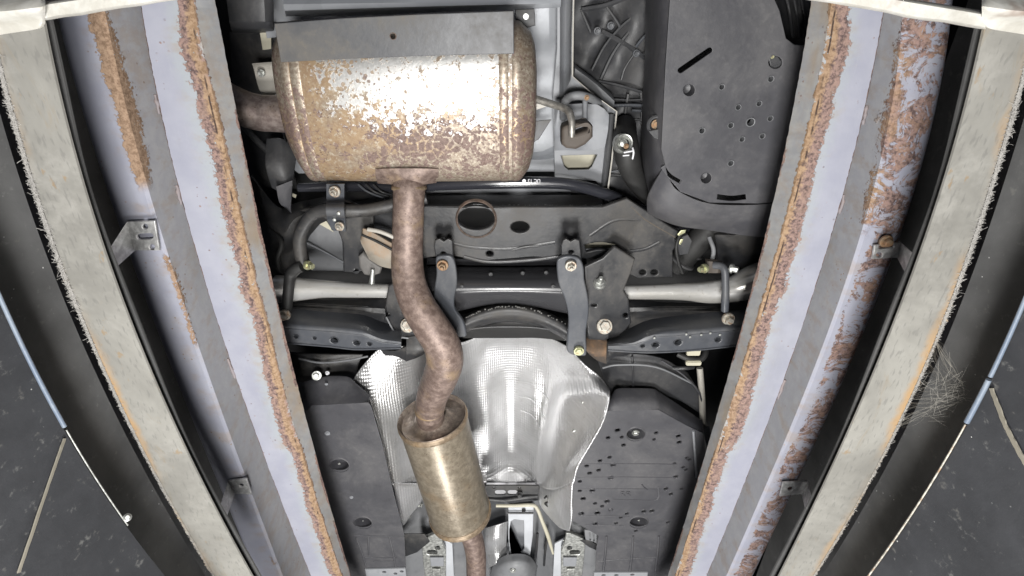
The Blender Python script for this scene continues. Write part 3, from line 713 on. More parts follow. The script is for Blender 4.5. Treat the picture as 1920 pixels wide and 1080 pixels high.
rib([(1202, 170), (1204, 200), (1202, 240)], 3); rib([(1148, 186), (1180, 188), (1212, 186)], 2.4); rib([(1150, 198), (1180, 197), (1214, 198)], 3.2, 1.31, M_blue)
rib([(1185, 207), (1212, 208)], 2.8, 1.31, M_blue); rib([(1160, 226), (1190, 224), (1210, 226)], 2.2); rib([(1145, 328), (1180, 330)], 3); rib([(1145, 322), (1175, 318)], 2, 1.32, M_blue)
for (x, y) in ((1120, 58), (1193, 100), (1145, 48)): bolt(x, y, 1.325, 7, M_blue, lin, name='clip')
# filler hose with a white grommet and a chalk mark
hose = sweep('filler_hose', [(1172, 235, 1.30, 20), (1172, 262, 1.22, 23), (1176, 292, 1.20, 24), (1186, 325, 1.22, 20), (1202, 352, 1.24, 17), (1222, 378, 1.26, 13)], M_rubber, car, 18, 5)
gb = P(1170, 268, 1.175)
g_ = lathe('grommet', [(RP(19, 265, 1.17), -.012), (RP(18, 265, 1.17), .0), (RP(16, 265, 1.17), .003), (RP(14, 265, 1.17), .002), (RP(11, 265, 1.17), -.006), (RP(8, 265, 1.17), -.008), (RP(7, 265, 1.17), -.002), (RP(3, 265, 1.17), .000)], M_zinc, car, (.1, -.35, -1), gb, 26)
bolt(1174, 274, 1.172, 5, M_rustbolt, g_)
sweep('chalk_mark', [(1170, 286, 1.135, 1.6), (1180, 284, 1.13, 1.6), (1187, 283, 1.135, 1.6)], M_white, hose, 6, 3)
sweep('chalk_mark', [(1186, 277, 1.135, 1.6), (1188, 286, 1.13, 1.8), (1186, 298, 1.135, 1.6)], M_white, hose, 6, 3)
sweep('chalk_mark', [(1168, 292, 1.135, 1.3), (1180, 291, 1.13, 1.3)], M_white, hose, 6, 3)

# --- wheel housing liner on the right
def big_slots(): return [slot(1276, 132, 1331, 94, 10), arc_slot([(1243, 312), (1256, 329), (1277, 342)], 9.5), arc_slot([(1345, 369), (1372, 372), (1399, 369)], 9.5),
     (1353, 163, 4.5, 4.5), (1445, 148, 5, 5), (1423, 194, 4.5, 4.5), (1384, 201, 4.5, 4.5), (1444, 222, 4.5, 4.5), (1370, 235, 4.8, 4.8), (1316, 245, 5, 5), (1391, 261, 4.5, 4.5), (1429, 255, 4.5, 4.5), (1370, 306, 5, 5), (1407, 229, 7, 7),
     (1292, 169, 11, 11), (1324, 334, 10, 10), (1454, 117, 13, 12)]
HL = 1.06
wl = plate('wheel_liner', [(1256, 0), (1262, -30), (1440, -30), (1462, 20), (1474, 72), (1490, 84), (1560, 88), (1560, 300), (1540, 372), (1420, 382), (1330, 380), (1276, 360), (1250, 330), (1240, 280), (1248, 120)], HL, .004, M_cover, car, big_slots(), .001)
wl['label'] = 'black plastic wheel housing liner with slots and holes'
def rim(x, y, r, h, mat, parent, cup=.012, name='hole_rim', wd=.32):
    ax = Vector((0, 0, -1)); b = P(x, y, h); R = RP(r, y, h)
    return lathe(name, [(R * .35, -cup), (R * .92, -cup), (R * .98, -.002), (R, .0012), (R * (1 + wd * .5), .0016), (R * (1 + wd), -.0005), (R * (1 + wd), -.003)][1:], mat, parent, ax, b, 18, 40, False)
for (x, y, r) in ((1353, 163, 4.6), (1445, 148, 5), (1423, 194, 4.6), (1384, 201, 4.6), (1444, 222, 4.6), (1370, 235, 4.8), (1316, 245, 5), (1391, 261, 4.6), (1429, 255, 4.6), (1370, 306, 5), (1407, 229, 7)):
    rim(x, y, r, HL, M_primer_d, wl, .014)
for (x, y, r) in ((1292, 169, 11), (1324, 334, 10)):
    lathe('dimple', [(RP(r * .2, y, HL), -.02), (RP(r * .8, y, HL), -.018), (RP(r, y, HL), -.001), (RP(r * 1.1, y, HL), -.003)], M_cover, wl, (0, 0, -1), P(x, y, HL), 20, 60, 'first')
sq = plate('clip', [(1441, 108), (1458, 104), (1468, 118), (1462, 134), (1446, 130)], HL + .006, .004, M_plastic, wl)
bolt(1448, 106, HL + .002, 4, M_zincy, sq)
# rounded left shoulder, front slope and rear lip of the liner
loft('liner_shoulder', [[(1212, -40, 1.26), (1222, -40, 1.17), (1236, -40, 1.10), (1262, -40, HL + .002)], [(1210, 100, 1.26), (1220, 110, 1.17), (1234, 115, 1.10), (1252, 120, HL + .002)],
    [(1204, 220, 1.26), (1212, 225, 1.17), (1226, 230, 1.10), (1244, 240, HL + .002)], [(1204, 310, 1.26), (1212, 312, 1.17), (1226, 315, 1.10), (1246, 310, HL + .002)], [(1214, 365, 1.26), (1222, 362, 1.17), (1236, 352, 1.10), (1258, 342, HL + .002)]], M_cover, wl, .004, 5, 5)
loft('liner_front_slope', [[(1246, 310, HL + .002), (1258, 342, HL + .002), (1278, 362, HL + .002), (1332, 382, HL + .002), (1420, 384, HL + .002), (1560, 372, HL + .002)],
    [(1216, 366, 1.10), (1232, 390, 1.09), (1270, 402, 1.08), (1332, 410, 1.08), (1420, 412, 1.08), (1560, 405, 1.08)],
    [(1214, 400, 1.16), (1234, 410, 1.15), (1272, 424, 1.13), (1332, 432, 1.12), (1420, 444, 1.12), (1560, 450, 1.12)]], M_cover, wl, .004, 4, 4)
tb = rim(1231, 234, 13, 1.085, M_plastic, wl, .008, 'recess', .4); bolt(1230, 233, 1.09, 9, M_rustbolt, tb, flange=.15, head=.3)
plate('gusset', [(1216, 246), (1244, 240), (1254, 262), (1246, 268), (1226, 258)], 1.08, .003, M_plastic, wl)
# body behind the liner at its upper right
loft('arch_panel', [[(1430, -40, 1.30), (1480, -40, 1.24), (1560, -40, 1.22)], [(1450, 40, 1.30), (1490, 30, 1.2), (1560, 30, 1.18)], [(1460, 110, 1.3), (1500, 110, 1.25), (1560, 110, 1.22)]], M_plastic, car, .004, 4, 4)
for k in range(3): sweep('arch_rib', [(1468 + 14 * k, -30, 1.2, 3), (1480 + 13 * k, 20, 1.18, 3), (1486 + 12 * k, 70, 1.2, 3)], M_plastic, car, 8, 4)

# --- black transverse stabiliser tube with printed mark
st = sweep('transverse_tube', [(560, 352, 1.24, 8), (650, 350, 1.24, 9), (760, 352, 1.24, 9), (830, 347, 1.235, 10), (930, 343, 1.23, 11), (1040, 343, 1.23, 11), (1090, 350, 1.23, 11), (1140, 366, 1.235, 11), (1190, 388, 1.24, 11), (1260, 420, 1.26, 10), (1320, 452, 1.28, 10)],
     M_gloss, car, 18, 5)
def text_on(name, s, x, y, h, hpx, mat, parent, rot=math.pi, ext=.0006):
    cu = bpy.data.curves.new('t', 'FONT'); cu.body = s; cu.size = RP(hpx, y, h) * 1.38; cu.extrude = ext; cu.align_x = 'CENTER'; cu.align_y = 'CENTER'
    ob = bpy.data.objects.new('t', cu); me = bpy.data.meshes.new_from_object(ob); bpy.data.objects.remove(ob); bpy.data.curves.remove(cu)
    # letters face down to the camera: x right, text-up = image up (-Y)
    mx = Matrix(((1, 0, 0), (0, -1, 0), (0, 0, -1))).to_4x4() @ Matrix.Rotation(rot, 4, 'Z')
    me.transform(mx); me.name = name; me.materials.clear()
    return link_me(name, me, P(x, y, h), mat, parent)
text_on('printed_mark', 'UC 13 \u25cf', 996, 338.5, 1.2115, 6.5, M_white, st)

# pale strip and welded seam behind the tube
plate('body_crossmember_sheet', [(790, 300), (1140, 300), (1136, 372), (800, 374)], 1.40, .004, M_primer, car)
loft('seam_sheet', [[(795, 368, 1.32), (960, 367, 1.32), (1130, 366, 1.32)], [(795, 380, 1.24), (960, 380, 1.24), (1130, 380, 1.24)], [(795, 392, 1.20), (960, 390, 1.20), (1140, 390, 1.20)]], M_black, car, .003, 2, 2)
V, f = [], []
for x in np.arange(800, 1132, 4.2):
    if random.random() < .22: continue
    r = RP(random.uniform(1.2, 2.6), 386, 1.2); v2, f2 = lathe_parts([(r * .6, -r * .3), (r, 0), (r * .5, r * .6)], 7, (0, 0, -1), P(x, 386 + random.uniform(-1.3, 1.3), 1.205))
    f += [tuple(len(V) + i for i in q) for q in f2]; V += v2
link('weld_seam', V, f, M_zinc, car, True)

# ================================================================== rear subframe
HS = 1.18
sub = plate('subframe', [(560, 395), (640, 372), (700, 400), (796, 386), (960, 388), (1130, 388), (1176, 372), (1220, 400), (1262, 428), (1286, 440), (1262, 470), (1262, 520), (1196, 522), (1110, 486), (1060, 484), (1000, 482), (952, 486), (905, 489), (868, 484), (840, 478), (700, 500), (655, 505), (640, 430), (600, 405)],
   HS, .012, M_black, car, [(893, 410, 35, 21, 22), (975, 426, 17, 10.5, 16), (918, 476, 6.5, 5), [tuple(p) for p in arc_slot([(1098, 466), (1125, 461), (1154, 466)], 13)], (1205, 511, 6, 5), (1227, 511, 6.5, 5)], .003, res=2)
sub['label'] = 'black pressed steel rear subframe with round holes'
lathe('hole_lip', [(RP(35, 410, HS), -.01), (RP(35, 410, HS), .002), (RP(37, 410, HS), .0035), (RP(40, 410, HS), -.001)], mk_pipe('worn_hole_lip', (.10, .075, .06), (.2, .16, .14), (.3, .2, .15), .4, .3), sub, (0, 0, -1), P(893, 411, HS), 28, 40, False)
# back wall of the hole, cream body seen through the slot
plate('cream_body_patch', [(1080, 440), (1172, 440), (1172, 466), (1080, 466)], 1.40, .003, M_cream, car)
plate('blue_body_patch', [(1080, 466), (1172, 466), (1172, 482), (1080, 482)], 1.39, .003, M_primer, car)
# sculpted ridges pressed in the subframe
def ridge(pts, r, h=HS - .004, mat=M_black, par=None, fl=.35): return sweep('pressed_ridge', [(x, y, h, r) for x, y in pts], mat, par or sub, 10, 5, flat=1.0)
ridge([(852, 455), (890, 462), (960, 464), (1040, 452)], 6, HS + .006); ridge([(870, 480), (920, 490), (1000, 486), (1058, 478)], 5, HS + .004)
ridge([(1105, 440), (1150, 412), (1200, 410)], 7, HS + .008); ridge([(1180, 470), (1210, 465), (1236, 452)], 5, HS + .004)
ridge([(960, 468), (985, 462), (1010, 460)], 3.5, HS + .0015)
# dusty edge
loft('dusty_edge', [[(1180, 376, HS + .006), (1214, 400, HS + .006), (1262, 428, HS + .006), (1282, 440, HS + .006)], [(1184, 388, HS - .001), (1208, 412, HS - .001), (1252, 438, HS - .001), (1272, 450, HS - .001)]], dark_paint('tan_dust', (.10, .085, .07), (.26, .21, .15), .8, .9), sub, .002, 2, 2)

# axle cross beam (curved) under the differential
loft('axle_beam', [[(800, 484, 1.24), (950, 488, 1.24), (1100, 484, 1.24)], [(800, 500, 1.27), (950, 502, 1.27), (1100, 500, 1.27)], [(800, 502, 1.22), (950, 504, 1.22), (1100, 502, 1.22)],
     [(800, 524, 1.16), (950, 524, 1.16), (1100, 524, 1.16)], [(810, 546, 1.135), (950, 543, 1.135), (1092, 546, 1.135)], [(820, 566, 1.15), (950, 556, 1.15), (1085, 566, 1.15)],
     [(836, 588, 1.18), (950, 569, 1.18), (1076, 590, 1.18)]], M_gloss2, car, .004, 4, 6, sharp=60)
beam = bpy.data.objects['axle_beam']
for (x, y) in ((920, 514), (980, 512), (1024, 511), (866, 537), (1037, 537)): bolt(x, y, 1.175 if y < 520 else 1.14, 4, M_black, beam, name='plug', head=.2)
# arched lower flange with a rough welded seam
def arch_y(x, base=575, k=.0030): return base + k * (x - 955) ** 2
loft('arch_flange', [[(x, arch_y(x, 571), 1.19) for x in range(845, 1081, 26)], [(x, arch_y(x, 578), 1.165) for x in range(845, 1081, 26)], [(x, arch_y(x, 594), 1.165) for x in range(845, 1081, 26)], [(x, arch_y(x, 604), 1.20) for x in range(845, 1081, 26)]], M_black, car, .004, 3, 2, sharp=60)
V, f = [], []
for x in np.arange(868, 1062, 3.2):
    if random.random() < .2: continue
    r = RP(random.uniform(1.2, 2.6), 575, 1.18); v2, f2 = lathe_parts([(r * .6, -r * .3), (r, 0), (r * .5, r * .6)], 7, (0, -.4, -1), P(x, arch_y(x, 575) + random.uniform(-1.5, 1.5), 1.168))
    f += [tuple(len(V) + i for i in q) for q in f2]; V += v2
link('weld_seam', V, f, zinc('dull_weld', (.24, .235, .225), .5), car, True)
loft('prop_tunnel_lip', [[(868, 612, 1.24), (900, 608, 1.24), (960, 598, 1.24), (1010, 602, 1.24), (1066, 616, 1.24)], [(868, 622, 1.22), (900, 616, 1.22), (960, 607, 1.22), (1010, 612, 1.22), (1066, 626, 1.22)], [(868, 634, 1.25), (900, 634, 1.25), (960, 634, 1.25), (1010, 634, 1.25), (1066, 640, 1.25)]], M_rubber, car, .004, 3, 4)
sweep('brake_line', [(872, 618, 1.19, 2.2), (920, 613, 1.19, 2.2), (990, 613, 1.19, 2.2), (1030, 617, 1.19, 2.2), (1068, 618, 1.19, 2.2)], M_zinc if False else M_black, car, 8, 4)

# strap brackets left and right of the differential
def strap(outline, h, label, head):
    o = plate('strap_bracket', outline, h, .012, M_blue, car, (), .003, 5, res=2); o['label'] = label
    hd = plate('bracket_foot', head[0], h + .01, .008, M_black, o, head[1], .002)
    return o
s1 = strap([(817, 486), (826, 480), (846, 481), (854, 498), (857, 530), (852, 560), (853, 580), (868, 602), (874, 622), (872, 632), (852, 630), (832, 606), (815, 570), (814, 545), (818, 515)], 1.10,
   'left black strap bracket', ([(813, 462), (816, 450), (824, 448), (832, 453), (840, 448), (848, 452), (850, 486), (818, 488)], [(831, 476, 5, 3.5)]))
s2 = strap([(1044, 494), (1050, 484), (1068, 480), (1086, 485), (1094, 500), (1096, 525), (1103, 560), (1104, 590), (1099, 625), (1100, 660), (1094, 668), (1066, 662), (1063, 640), (1066, 600), (1060, 565), (1047, 530)], 1.08,
   'right black strap bracket', ([(1052, 460), (1056, 451), (1062, 448), (1070, 453), (1078, 449), (1087, 451), (1091, 490), (1053, 490)], [(1071, 473, 5, 3.5)]))
bolt(830, 497, 1.095, 11, M_rustbolt, s1, stud=.35); bolt(1070, 497, 1.075, 11, M_zincr, s2, stud=.35, flange=.5); bolt(1085, 657, 1.075, 10, M_zincy, s2, head=.35, flange=.4)

# subframe end plates
ep = plate('end_plate', [(1096, 500), (1130, 484), (1152, 462), (1172, 474), (1191, 486), (1184, 510), (1174, 534), (1170, 546), (1179, 560), (1184, 606), (1174, 618), (1160, 631), (1137, 637), (1138, 650), (1128, 660), (1104, 650), (1100, 600)], 1.115, .010, M_black, car, [(1114, 573, 5, 2.5), (1173, 592, 4.5, 4.5)], .003, res=2)
ep['label'] = 'right subframe end plate with bolts'
bolt(1124, 532, 1.11, 12, M_zinc, ep, (0, -.85, -.5), stud=.9, flange=.35, head=.5); bolt(1133, 612, 1.11, 15, M_zincr, ep, (0, -.55, -.8), flange=.35, head=.55)
loft('rusty_foot', [[(1100, 636, 1.115), (1120, 637, 1.115), (1138, 638, 1.115)], [(1099, 655, 1.09), (1119, 662, 1.09), (1137, 660, 1.09)], [(1104, 664, 1.11), (1120, 676, 1.11), (1137, 682, 1.11)]], dark_paint('rusty_foot_paint', (.05, .042, .036), (.22, .13, .07), .7, .9), ep, .006, 4, 4)
loft('foot_side', [[(1137, 638, 1.115), (1144, 650, 1.09), (1160, 652, 1.09), (1180, 655, 1.12)], [(1137, 682, 1.11), (1150, 670, 1.12), (1170, 668, 1.13), (1188, 662, 1.15)]], M_black, ep, .006, 3, 3)
ep2 = plate('end_plate', [(728, 536), (760, 520), (790, 530), (800, 600), (812, 640), (800, 654), (768, 634), (753, 636), (738, 616), (720, 600), (722, 575)], 1.125, .010, M_black, car, [(727, 590, 4, 4)], .003, res=2)
ep2['label'] = 'left subframe end plate behind the exhaust pipe'
bolt(765, 610, 1.115, 14, M_zincr, ep2, (0, -.55, -.8), flange=.35, head=.55)
loft('bush_foot', [[(762, 632, 1.12), (786, 632, 1.12), (806, 650, 1.12)], [(762, 660, 1.10), (786, 660, 1.10), (806, 654, 1.11)], [(761, 678, 1.12), (784, 670, 1.12), (808, 656, 1.13)]], M_black, ep2, .006, 4, 4)
loft('foot_side', [[(712, 655, 1.13), (740, 658, 1.12), (762, 650, 1.11)], [(722, 667, 1.13), (742, 668, 1.13), (761, 677, 1.12)]], M_black, ep2, .006, 3, 3)
sweep('plate_edge', [(724, 594, 1.118, 1.8), (735, 615, 1.118, 1.8), (745, 630, 1.118, 1.8), (766, 634, 1.118, 1.8)], M_primer_d, ep2, 8, 3)

# lower control arms: sloped rear wall, bend, flat underside with holes
def arm(top, bend, bot, holes, hb, label, bl):
    root = plate('control_arm', bend + bot[::-1], hb, .006, M_blue, car, holes, .0015); root['label'] = label
    loft('arm_wall', [[(x, y, hb + .085) for x, y in top], [(x, y, hb + .012) for x, y in [(a[0] * .3 + b[0] * .7, a[1] * .3 + b[1] * .7) for a, b in zip(top, bend)]], [(x, y + 1, hb + .001) for x, y in bend]], M_blue, root, .004, 3, 3, sharp=60)
    sweep('folded_edge', [(x, y, hb - .001, 1.7) for x, y in bot], M_blue, root, 8, 3)
    for hx in holes: rim(hx[0], hx[1], max(hx[2] * .8, 2), hb, M_blue, root, .012, 'hole_rim', .25)
    bolt(*bl, root)
    return root
aL = arm([(500, 577), (560, 582), (620, 587), (680, 592), (712, 604), (752, 616)], [(500, 613), (560, 618), (620, 622), (680, 629), (716, 642), (752, 646)], [(500, 640), (560, 645), (620, 650), (664, 655), (712, 654), (752, 653)],
   [(555, 631, 5, 4), (590, 634, 4, 2.4), (627, 638, 9, 5), (669, 643, 7.5, 4.2), (693, 645, 5, 3)], 1.06, 'left lower control arm', (534, 590, 1.075, 11, M_zincr))
aR = arm([(1140, 640), (1180, 618), (1224, 600), (1317, 589), (1392, 583), (1440, 579)], [(1140, 649), (1190, 647), (1226, 633), (1317, 626), (1390, 619), (1440, 615)], [(1140, 657), (1190, 660), (1226, 661), (1300, 657), (1378, 649), (1440, 644)],
   [(1205, 649, 5, 2.6), (1229, 647, 8, 4), (1271, 642, 8.5, 5), (1346, 637, 7, 4)], 1.06, 'right lower control arm', (1365, 597, 1.07, 12, M_zincr))
for (x, y) in ((1287, 627), (1294, 632), (1315, 628), (1332, 625), (1350, 628), (1227, 634)): bolt(x, y, 1.056, 2.2, M_zinc, aR, name='water_drop', head=.3)

# drive shafts
dl = sweep('drive_shaft', [(520, 542, 1.17, 27), (552, 542, 1.17, 23), (585, 542, 1.17, 19), (612, 542, 1.17, 16.5), (660, 544, 1.17, 14.5), (700, 545, 1.17, 13.5), (745, 546, 1.17, 13)], M_shaft, car, 28, 5); dl['label'] = 'left bare steel drive shaft'
dr = sweep('drive_shaft', [(1160, 548, 1.17, 13), (1200, 548, 1.17, 13.5), (1250, 547, 1.17, 15), (1290, 547, 1.17, 17), (1322, 548, 1.17, 20.5), (1350, 546, 1.17, 22.5), (1378, 541, 1.17, 25), (1410, 530, 1.17, 32), (1440, 522, 1.17, 36)], M_shaft, car, 28, 5); dr['label'] = 'right bare steel drive shaft flaring to its joint'

# anti-roll bar on the left with its clamp, link and body panels
bar = sweep('anti_roll_bar', [(800, 372, 1.17, 10), (740, 384, 1.16, 12), (690, 394, 1.15, 12), (650, 395, 1.14, 12), (612, 394, 1.14, 12), (588, 402, 1.14, 12), (572, 420, 1.14, 12), (562, 445, 1.14, 12), (563, 470, 1.14, 12), (568, 498, 1.14, 11)], M_black, car, 16, 6); bar['label'] = 'left end of the black anti-roll bar'
cl = loft('clamp', [[(612, 368, 1.14), (645, 366, 1.14)], [(612, 376, 1.14), (645, 374, 1.14)], [(611, 384, 1.10), (644, 384, 1.10)], [(611, 394, 1.085), (645, 394, 1.085)], [(612, 404, 1.09), (646, 405, 1.09)], [(614, 412, 1.13), (647, 414, 1.13)], [(622, 432, 1.13), (648, 434, 1.13)]], M_blue, car, .006, 4, 2)
bolt(628, 359, 1.12, 11, M_zincr, cl, stud=.4); bolt(637, 424, 1.12, 9, M_zincr, cl, stud=.3)
loft('clamp_foot', [[(612, 345, 1.13), (645, 345, 1.13)], [(612, 372, 1.13), (645, 370, 1.13)]], M_blue, cl, .006)
for x, y in ((635, 400), (627, 412)): lathe('rivet', [(.004, 0), (.003, .0025), (.001, .003)], M_zinc, cl, (0, 0, -1), P(x, y, 1.083 if y < 405 else 1.115), 10)
lk = sweep('link_end', [(566, 500, 1.12, 10), (556, 504, 1.12, 11), (545, 516, 1.12, 11), (541, 545, 1.10, 10), (537, 585, 1.09, 10)], M_rubber, car, 14, 4)
bolt(576, 497, 1.115, 9, M_zincy, lk, (.9, 0, -.45), flange=.5, head=1.1)
br = plate('subframe_bracket', [(646, 408), (700, 402), (700, 505), (662, 512), (644, 510), (642, 455), (634, 436)], 1.15, .01, M_black, car, [(668, 508, 3, 3)], .003)
plate('grey_inner_panel', [(578, 420), (610, 408), (636, 434), (642, 455), (644, 508), (584, 508), (574, 460)], 1.36, .004, M_primer_d, car)
plate('cream_corner', [(590, 416), (606, 406), (626, 436)], 1.34, .003, M_cream, car)
sweep('panel_seam', [(576, 456, 1.345, 1.6), (610, 473, 1.345, 1.6), (644, 492, 1.345, 1.6)], M_primer, car, 8, 3)

# left rear darkness: boxy body parts
loft('left_body_box', [[(420, -40, 1.24), (480, -40, 1.22), (510, -40, 1.24)], [(430, 40, 1.24), (486, 40, 1.22), (512, 42, 1.24)], [(436, 62, 1.3), (480, 62, 1.3), (512, 60, 1.3)]], M_plastic, car, .004, 3, 3)
loft('left_body_member', [[(430, 60, 1.42), (470, 60, 1.40), (520, 60, 1.40)], [(440, 200, 1.42), (480, 200, 1.40), (520, 200, 1.40)], [(460, 340, 1.42), (500, 350, 1.40), (560, 360, 1.40)]], M_black, car, .004, 3, 3)
lt = plate('cream_tab', [(486, 58), (508, 56), (508, 92), (492, 94)], 1.33, .003, M_cream, car); plate('clip', [(496, 48), (516, 40), (518, 70), (500, 72)], 1.29, .003, M_primer, car)
hb_ = loft('tail_hanger', [[(472, 119, 1.22), (512, 116, 1.22)], [(476, 130, 1.25), (514, 124, 1.25)], [(486, 168, 1.26), (516, 160, 1.26)], [(500, 184, 1.25), (520, 176, 1.25)]], M_pale, car, .003, 3, 3)
bolt(490, 137, 1.235, 7, M_zinc, hb_)
loft('dark_duct', [[(500, 260, 1.25), (530, 262, 1.25), (556, 290, 1.25)], [(498, 310, 1.2), (530, 320, 1.2), (548, 340, 1.22)], [(510, 352, 1.22), (535, 366, 1.22), (546, 376, 1.24)]], M_plastic, car, .004, 4, 4)
loft('duct_flap', [[(518, 350, 1.18), (548, 338, 1.2)], [(524, 380, 1.19), (545, 388, 1.21)], [(538, 392, 1.2), (546, 400, 1.22)]], M_cover, car, .003, 3, 3)
plate('pale_patch', [(544, 360), (556, 366), (554, 372), (546, 368)], 1.3, .003, M_cream, car)
loft('trailing_arm', [[(470, 330, 1.3), (520, 390, 1.3), (560, 380, 1.3), (720, 348, 1.3)], [(480, 440, 1.28), (530, 440, 1.24), (570, 400, 1.24), (730, 366, 1.26)], [(500, 560, 1.3), (545, 520, 1.3), (600, 420, 1.3), (730, 388, 1.3)]], M_black, car, .006, 4, 4)
for k in range(3): sweep('cable', [(672 + 14 * k, 346, 1.22, 2.2), (690 + 13 * k, 360, 1.21, 2.2), (722 + 8 * k, 372 - 3 * k, 1.22, 2.2)], M_black if k else M_blue, car, 8, 4)

# right suspension details behind the liner
sh = sweep('damper', [(1268, 500, 1.26, 22), (1300, 462, 1.24, 24), (1330, 430, 1.24, 25), (1352, 400, 1.24, 25)], M_rubber, car, 22, 4)
for t in np.linspace(.12, .9, 5):
    x, y = 1268 + 84 * t, 500 - 100 * t; c = P(x, y, 1.25); d = (P(1352, 400, 1.24) - P(1268, 500, 1.26)).normalized()
    R = RP(27, y, 1.25); lathe('damper_ring', [(R * .9, -.004), (R, -.002), (R, .002), (R * .9, .004)], M_plastic, sh, d, c, 26)
sweep('spring_coil', [(1330, 445, 1.16, 4), (1338, 470, 1.14, 4), (1332, 495, 1.15, 4), (1322, 505, 1.18, 4)], M_primer_d, car, 10, 5)
sweep('harness', [(1275, 440, 1.16, 3), (1268, 462, 1.15, 3), (1272, 490, 1.15, 3), (1280, 512, 1.16, 3)], M_rubber, car, 8, 5)
plate('connector', [(1266, 450), (1290, 440), (1298, 452), (1290, 476), (1270, 480)], 1.17, .012, M_plastic, car)
for (x, y, r_) in ((1279, 437, 9), (1278, 454, 5)):
    plate('yellow_tag', [(x - r_, y + 3), (x - 2, y - 5), (x + r_ - 1, y - 6), (x + r_ - 3, y), (x - r_ + 3, y + 6)], 1.15, .003, M_zincy, car)
kn = loft('link_bracket', [[(1326, 490, 1.12), (1350, 492, 1.11), (1362, 500, 1.12)], [(1328, 512, 1.11), (1346, 512, 1.10), (1360, 510, 1.12)]], M_brownrubber, car, .012, 3, 3)
bolt(1322, 503, 1.105, 9, M_zincy, kn, (-.9, 0, -.45), flange=.5, head=1.1); bolt(1370, 503, 1.10, 9, M_zinc, kn, (.8, 0, -.6), flange=.5, head=1.0)
sweep('stabiliser_link', [(1338, 497, 1.11, 7), (1352, 499, 1.10, 7), (1359, 508, 1.09, 7), (1360, 530, 1.08, 7), (1360, 555, 1.07, 7.5), (1359, 582, 1.07, 7)], M_blue, car, 14, 5)
loft('knuckle', [[(1340, 440, 1.2), (1400, 440, 1.16), (1450, 430, 1.2)], [(1350, 500, 1.24), (1400, 500, 1.22), (1450, 500, 1.2)]], M_black, car, .02, 3, 3)
loft('trailing_arm', [[(1180, 565, 1.24), (1280, 570, 1.24), (1440, 570, 1.24)], [(1180, 585, 1.22), (1260, 582, 1.2), (1440, 586, 1.22)], [(1180, 620, 1.25), (1300, 610, 1.25), (1440, 610, 1.25)]], M_black, car, .006, 3, 3)
loft('trailing_arm', [[(520, 562, 1.24), (620, 566, 1.24), (735, 560, 1.24)], [(520, 575, 1.22), (640, 580, 1.2), (735, 590, 1.22)], [(520, 610, 1.25), (620, 610, 1.25), (735, 620, 1.25)]], M_black, car, .006, 3, 3)

# ================================================================== centre heat shield
HSH = [
 [(662, 716, 1.20), (690, 676, 1.21), (722, 652, 1.22), (800, 650, 1.24), (870, 642, 1.28), (910, 625, 1.31), (962, 621, 1.32), (1012, 629, 1.31), (1060, 649, 1.27), (1095, 684, 1.22), (1120, 704, 1.21), (1138, 726, 1.20)],
 [(672, 728, 1.19), (705, 700, 1.21), (745, 690, 1.23), (805, 690, 1.27), (868, 672, 1.32), (910, 652, 1.36), (960, 647, 1.37), (1008, 654, 1.36), (1048, 676, 1.31), (1086, 706, 1.24), (1116, 724, 1.16), (1142, 738, 1.10)],
 [(690, 742, 1.185), (718, 742, 1.20), (755, 742, 1.23), (808, 742, 1.29), (868, 730, 1.35), (912, 716, 1.375), (958, 712, 1.41), (1002, 718, 1.375), (1032, 730, 1.35), (1060, 742, 1.22), (1108, 752, 1.14), (1139, 762, 1.085)],
 [(703, 780, 1.175), (727, 782, 1.20), (762, 790, 1.24), (812, 795, 1.31), (872, 788, 1.37), (914, 780, 1.38), (957, 776, 1.425), (998, 780, 1.38), (1020, 790, 1.35), (1046, 796, 1.21), (1094, 800, 1.13), (1128, 796, 1.075)],
 [(716, 826, 1.17), (740, 830, 1.195), (768, 840, 1.24), (816, 845, 1.31), (876, 842, 1.37), (916, 838, 1.38), (957, 836, 1.425), (998, 838, 1.38), (1014, 844, 1.34), (1034, 850, 1.20), (1074, 852, 1.13), (1104, 838, 1.075)],
 [(726, 872, 1.165), (748, 876, 1.19), (772, 882, 1.23), (822, 884, 1.29), (880, 882, 1.36), (916, 880, 1.37), (957, 880, 1.405), (997, 880, 1.365), (1011, 886, 1.31), (1026, 892, 1.19), (1056, 890, 1.12), (1083, 874, 1.07)],
 [(734, 908, 1.16), (754, 908, 1.185), (774, 908, 1.22), (826, 908, 1.27), (884, 907, 1.33), (914, 906, 1.345), (957, 906, 1.35), (998, 906, 1.34), (1009, 910, 1.28), (1028, 918, 1.22), (1050, 916, 1.12), (1075, 904, 1.07)]]
hs = loft('tunnel_heat_shield', HSH, M_alu, car, .002, 6, 6, sharp=180); hs['label'] = 'embossed silver aluminium heat shield over the tunnel'
loft('shield_wing', [[(734, 907, 1.16), (760, 907, 1.19), (800, 907, 1.24)], [(742, 945, 1.155), (762, 945, 1.18), (792, 938, 1.22)], [(751, 982, 1.15), (758, 984, 1.17), (770, 966, 1.20)]], M_alu, hs, .002, 5, 5, sharp=180)
loft('shield_wing', [[(1009, 909, 1.28), (1028, 917, 1.22), (1050, 915, 1.12), (1075, 903, 1.07)], [(1012, 945, 1.26), (1030, 950, 1.21), (1052, 948, 1.12), (1073, 940, 1.07)], [(1030, 970, 1.24), (1040, 975, 1.20), (1056, 976, 1.12), (1072, 972, 1.07)], [(1044, 985, 1.23), (1050, 990, 1.20), (1060, 994, 1.12), (1068, 996, 1.07)]], M_alu, hs, .002, 5, 5, sharp=180)
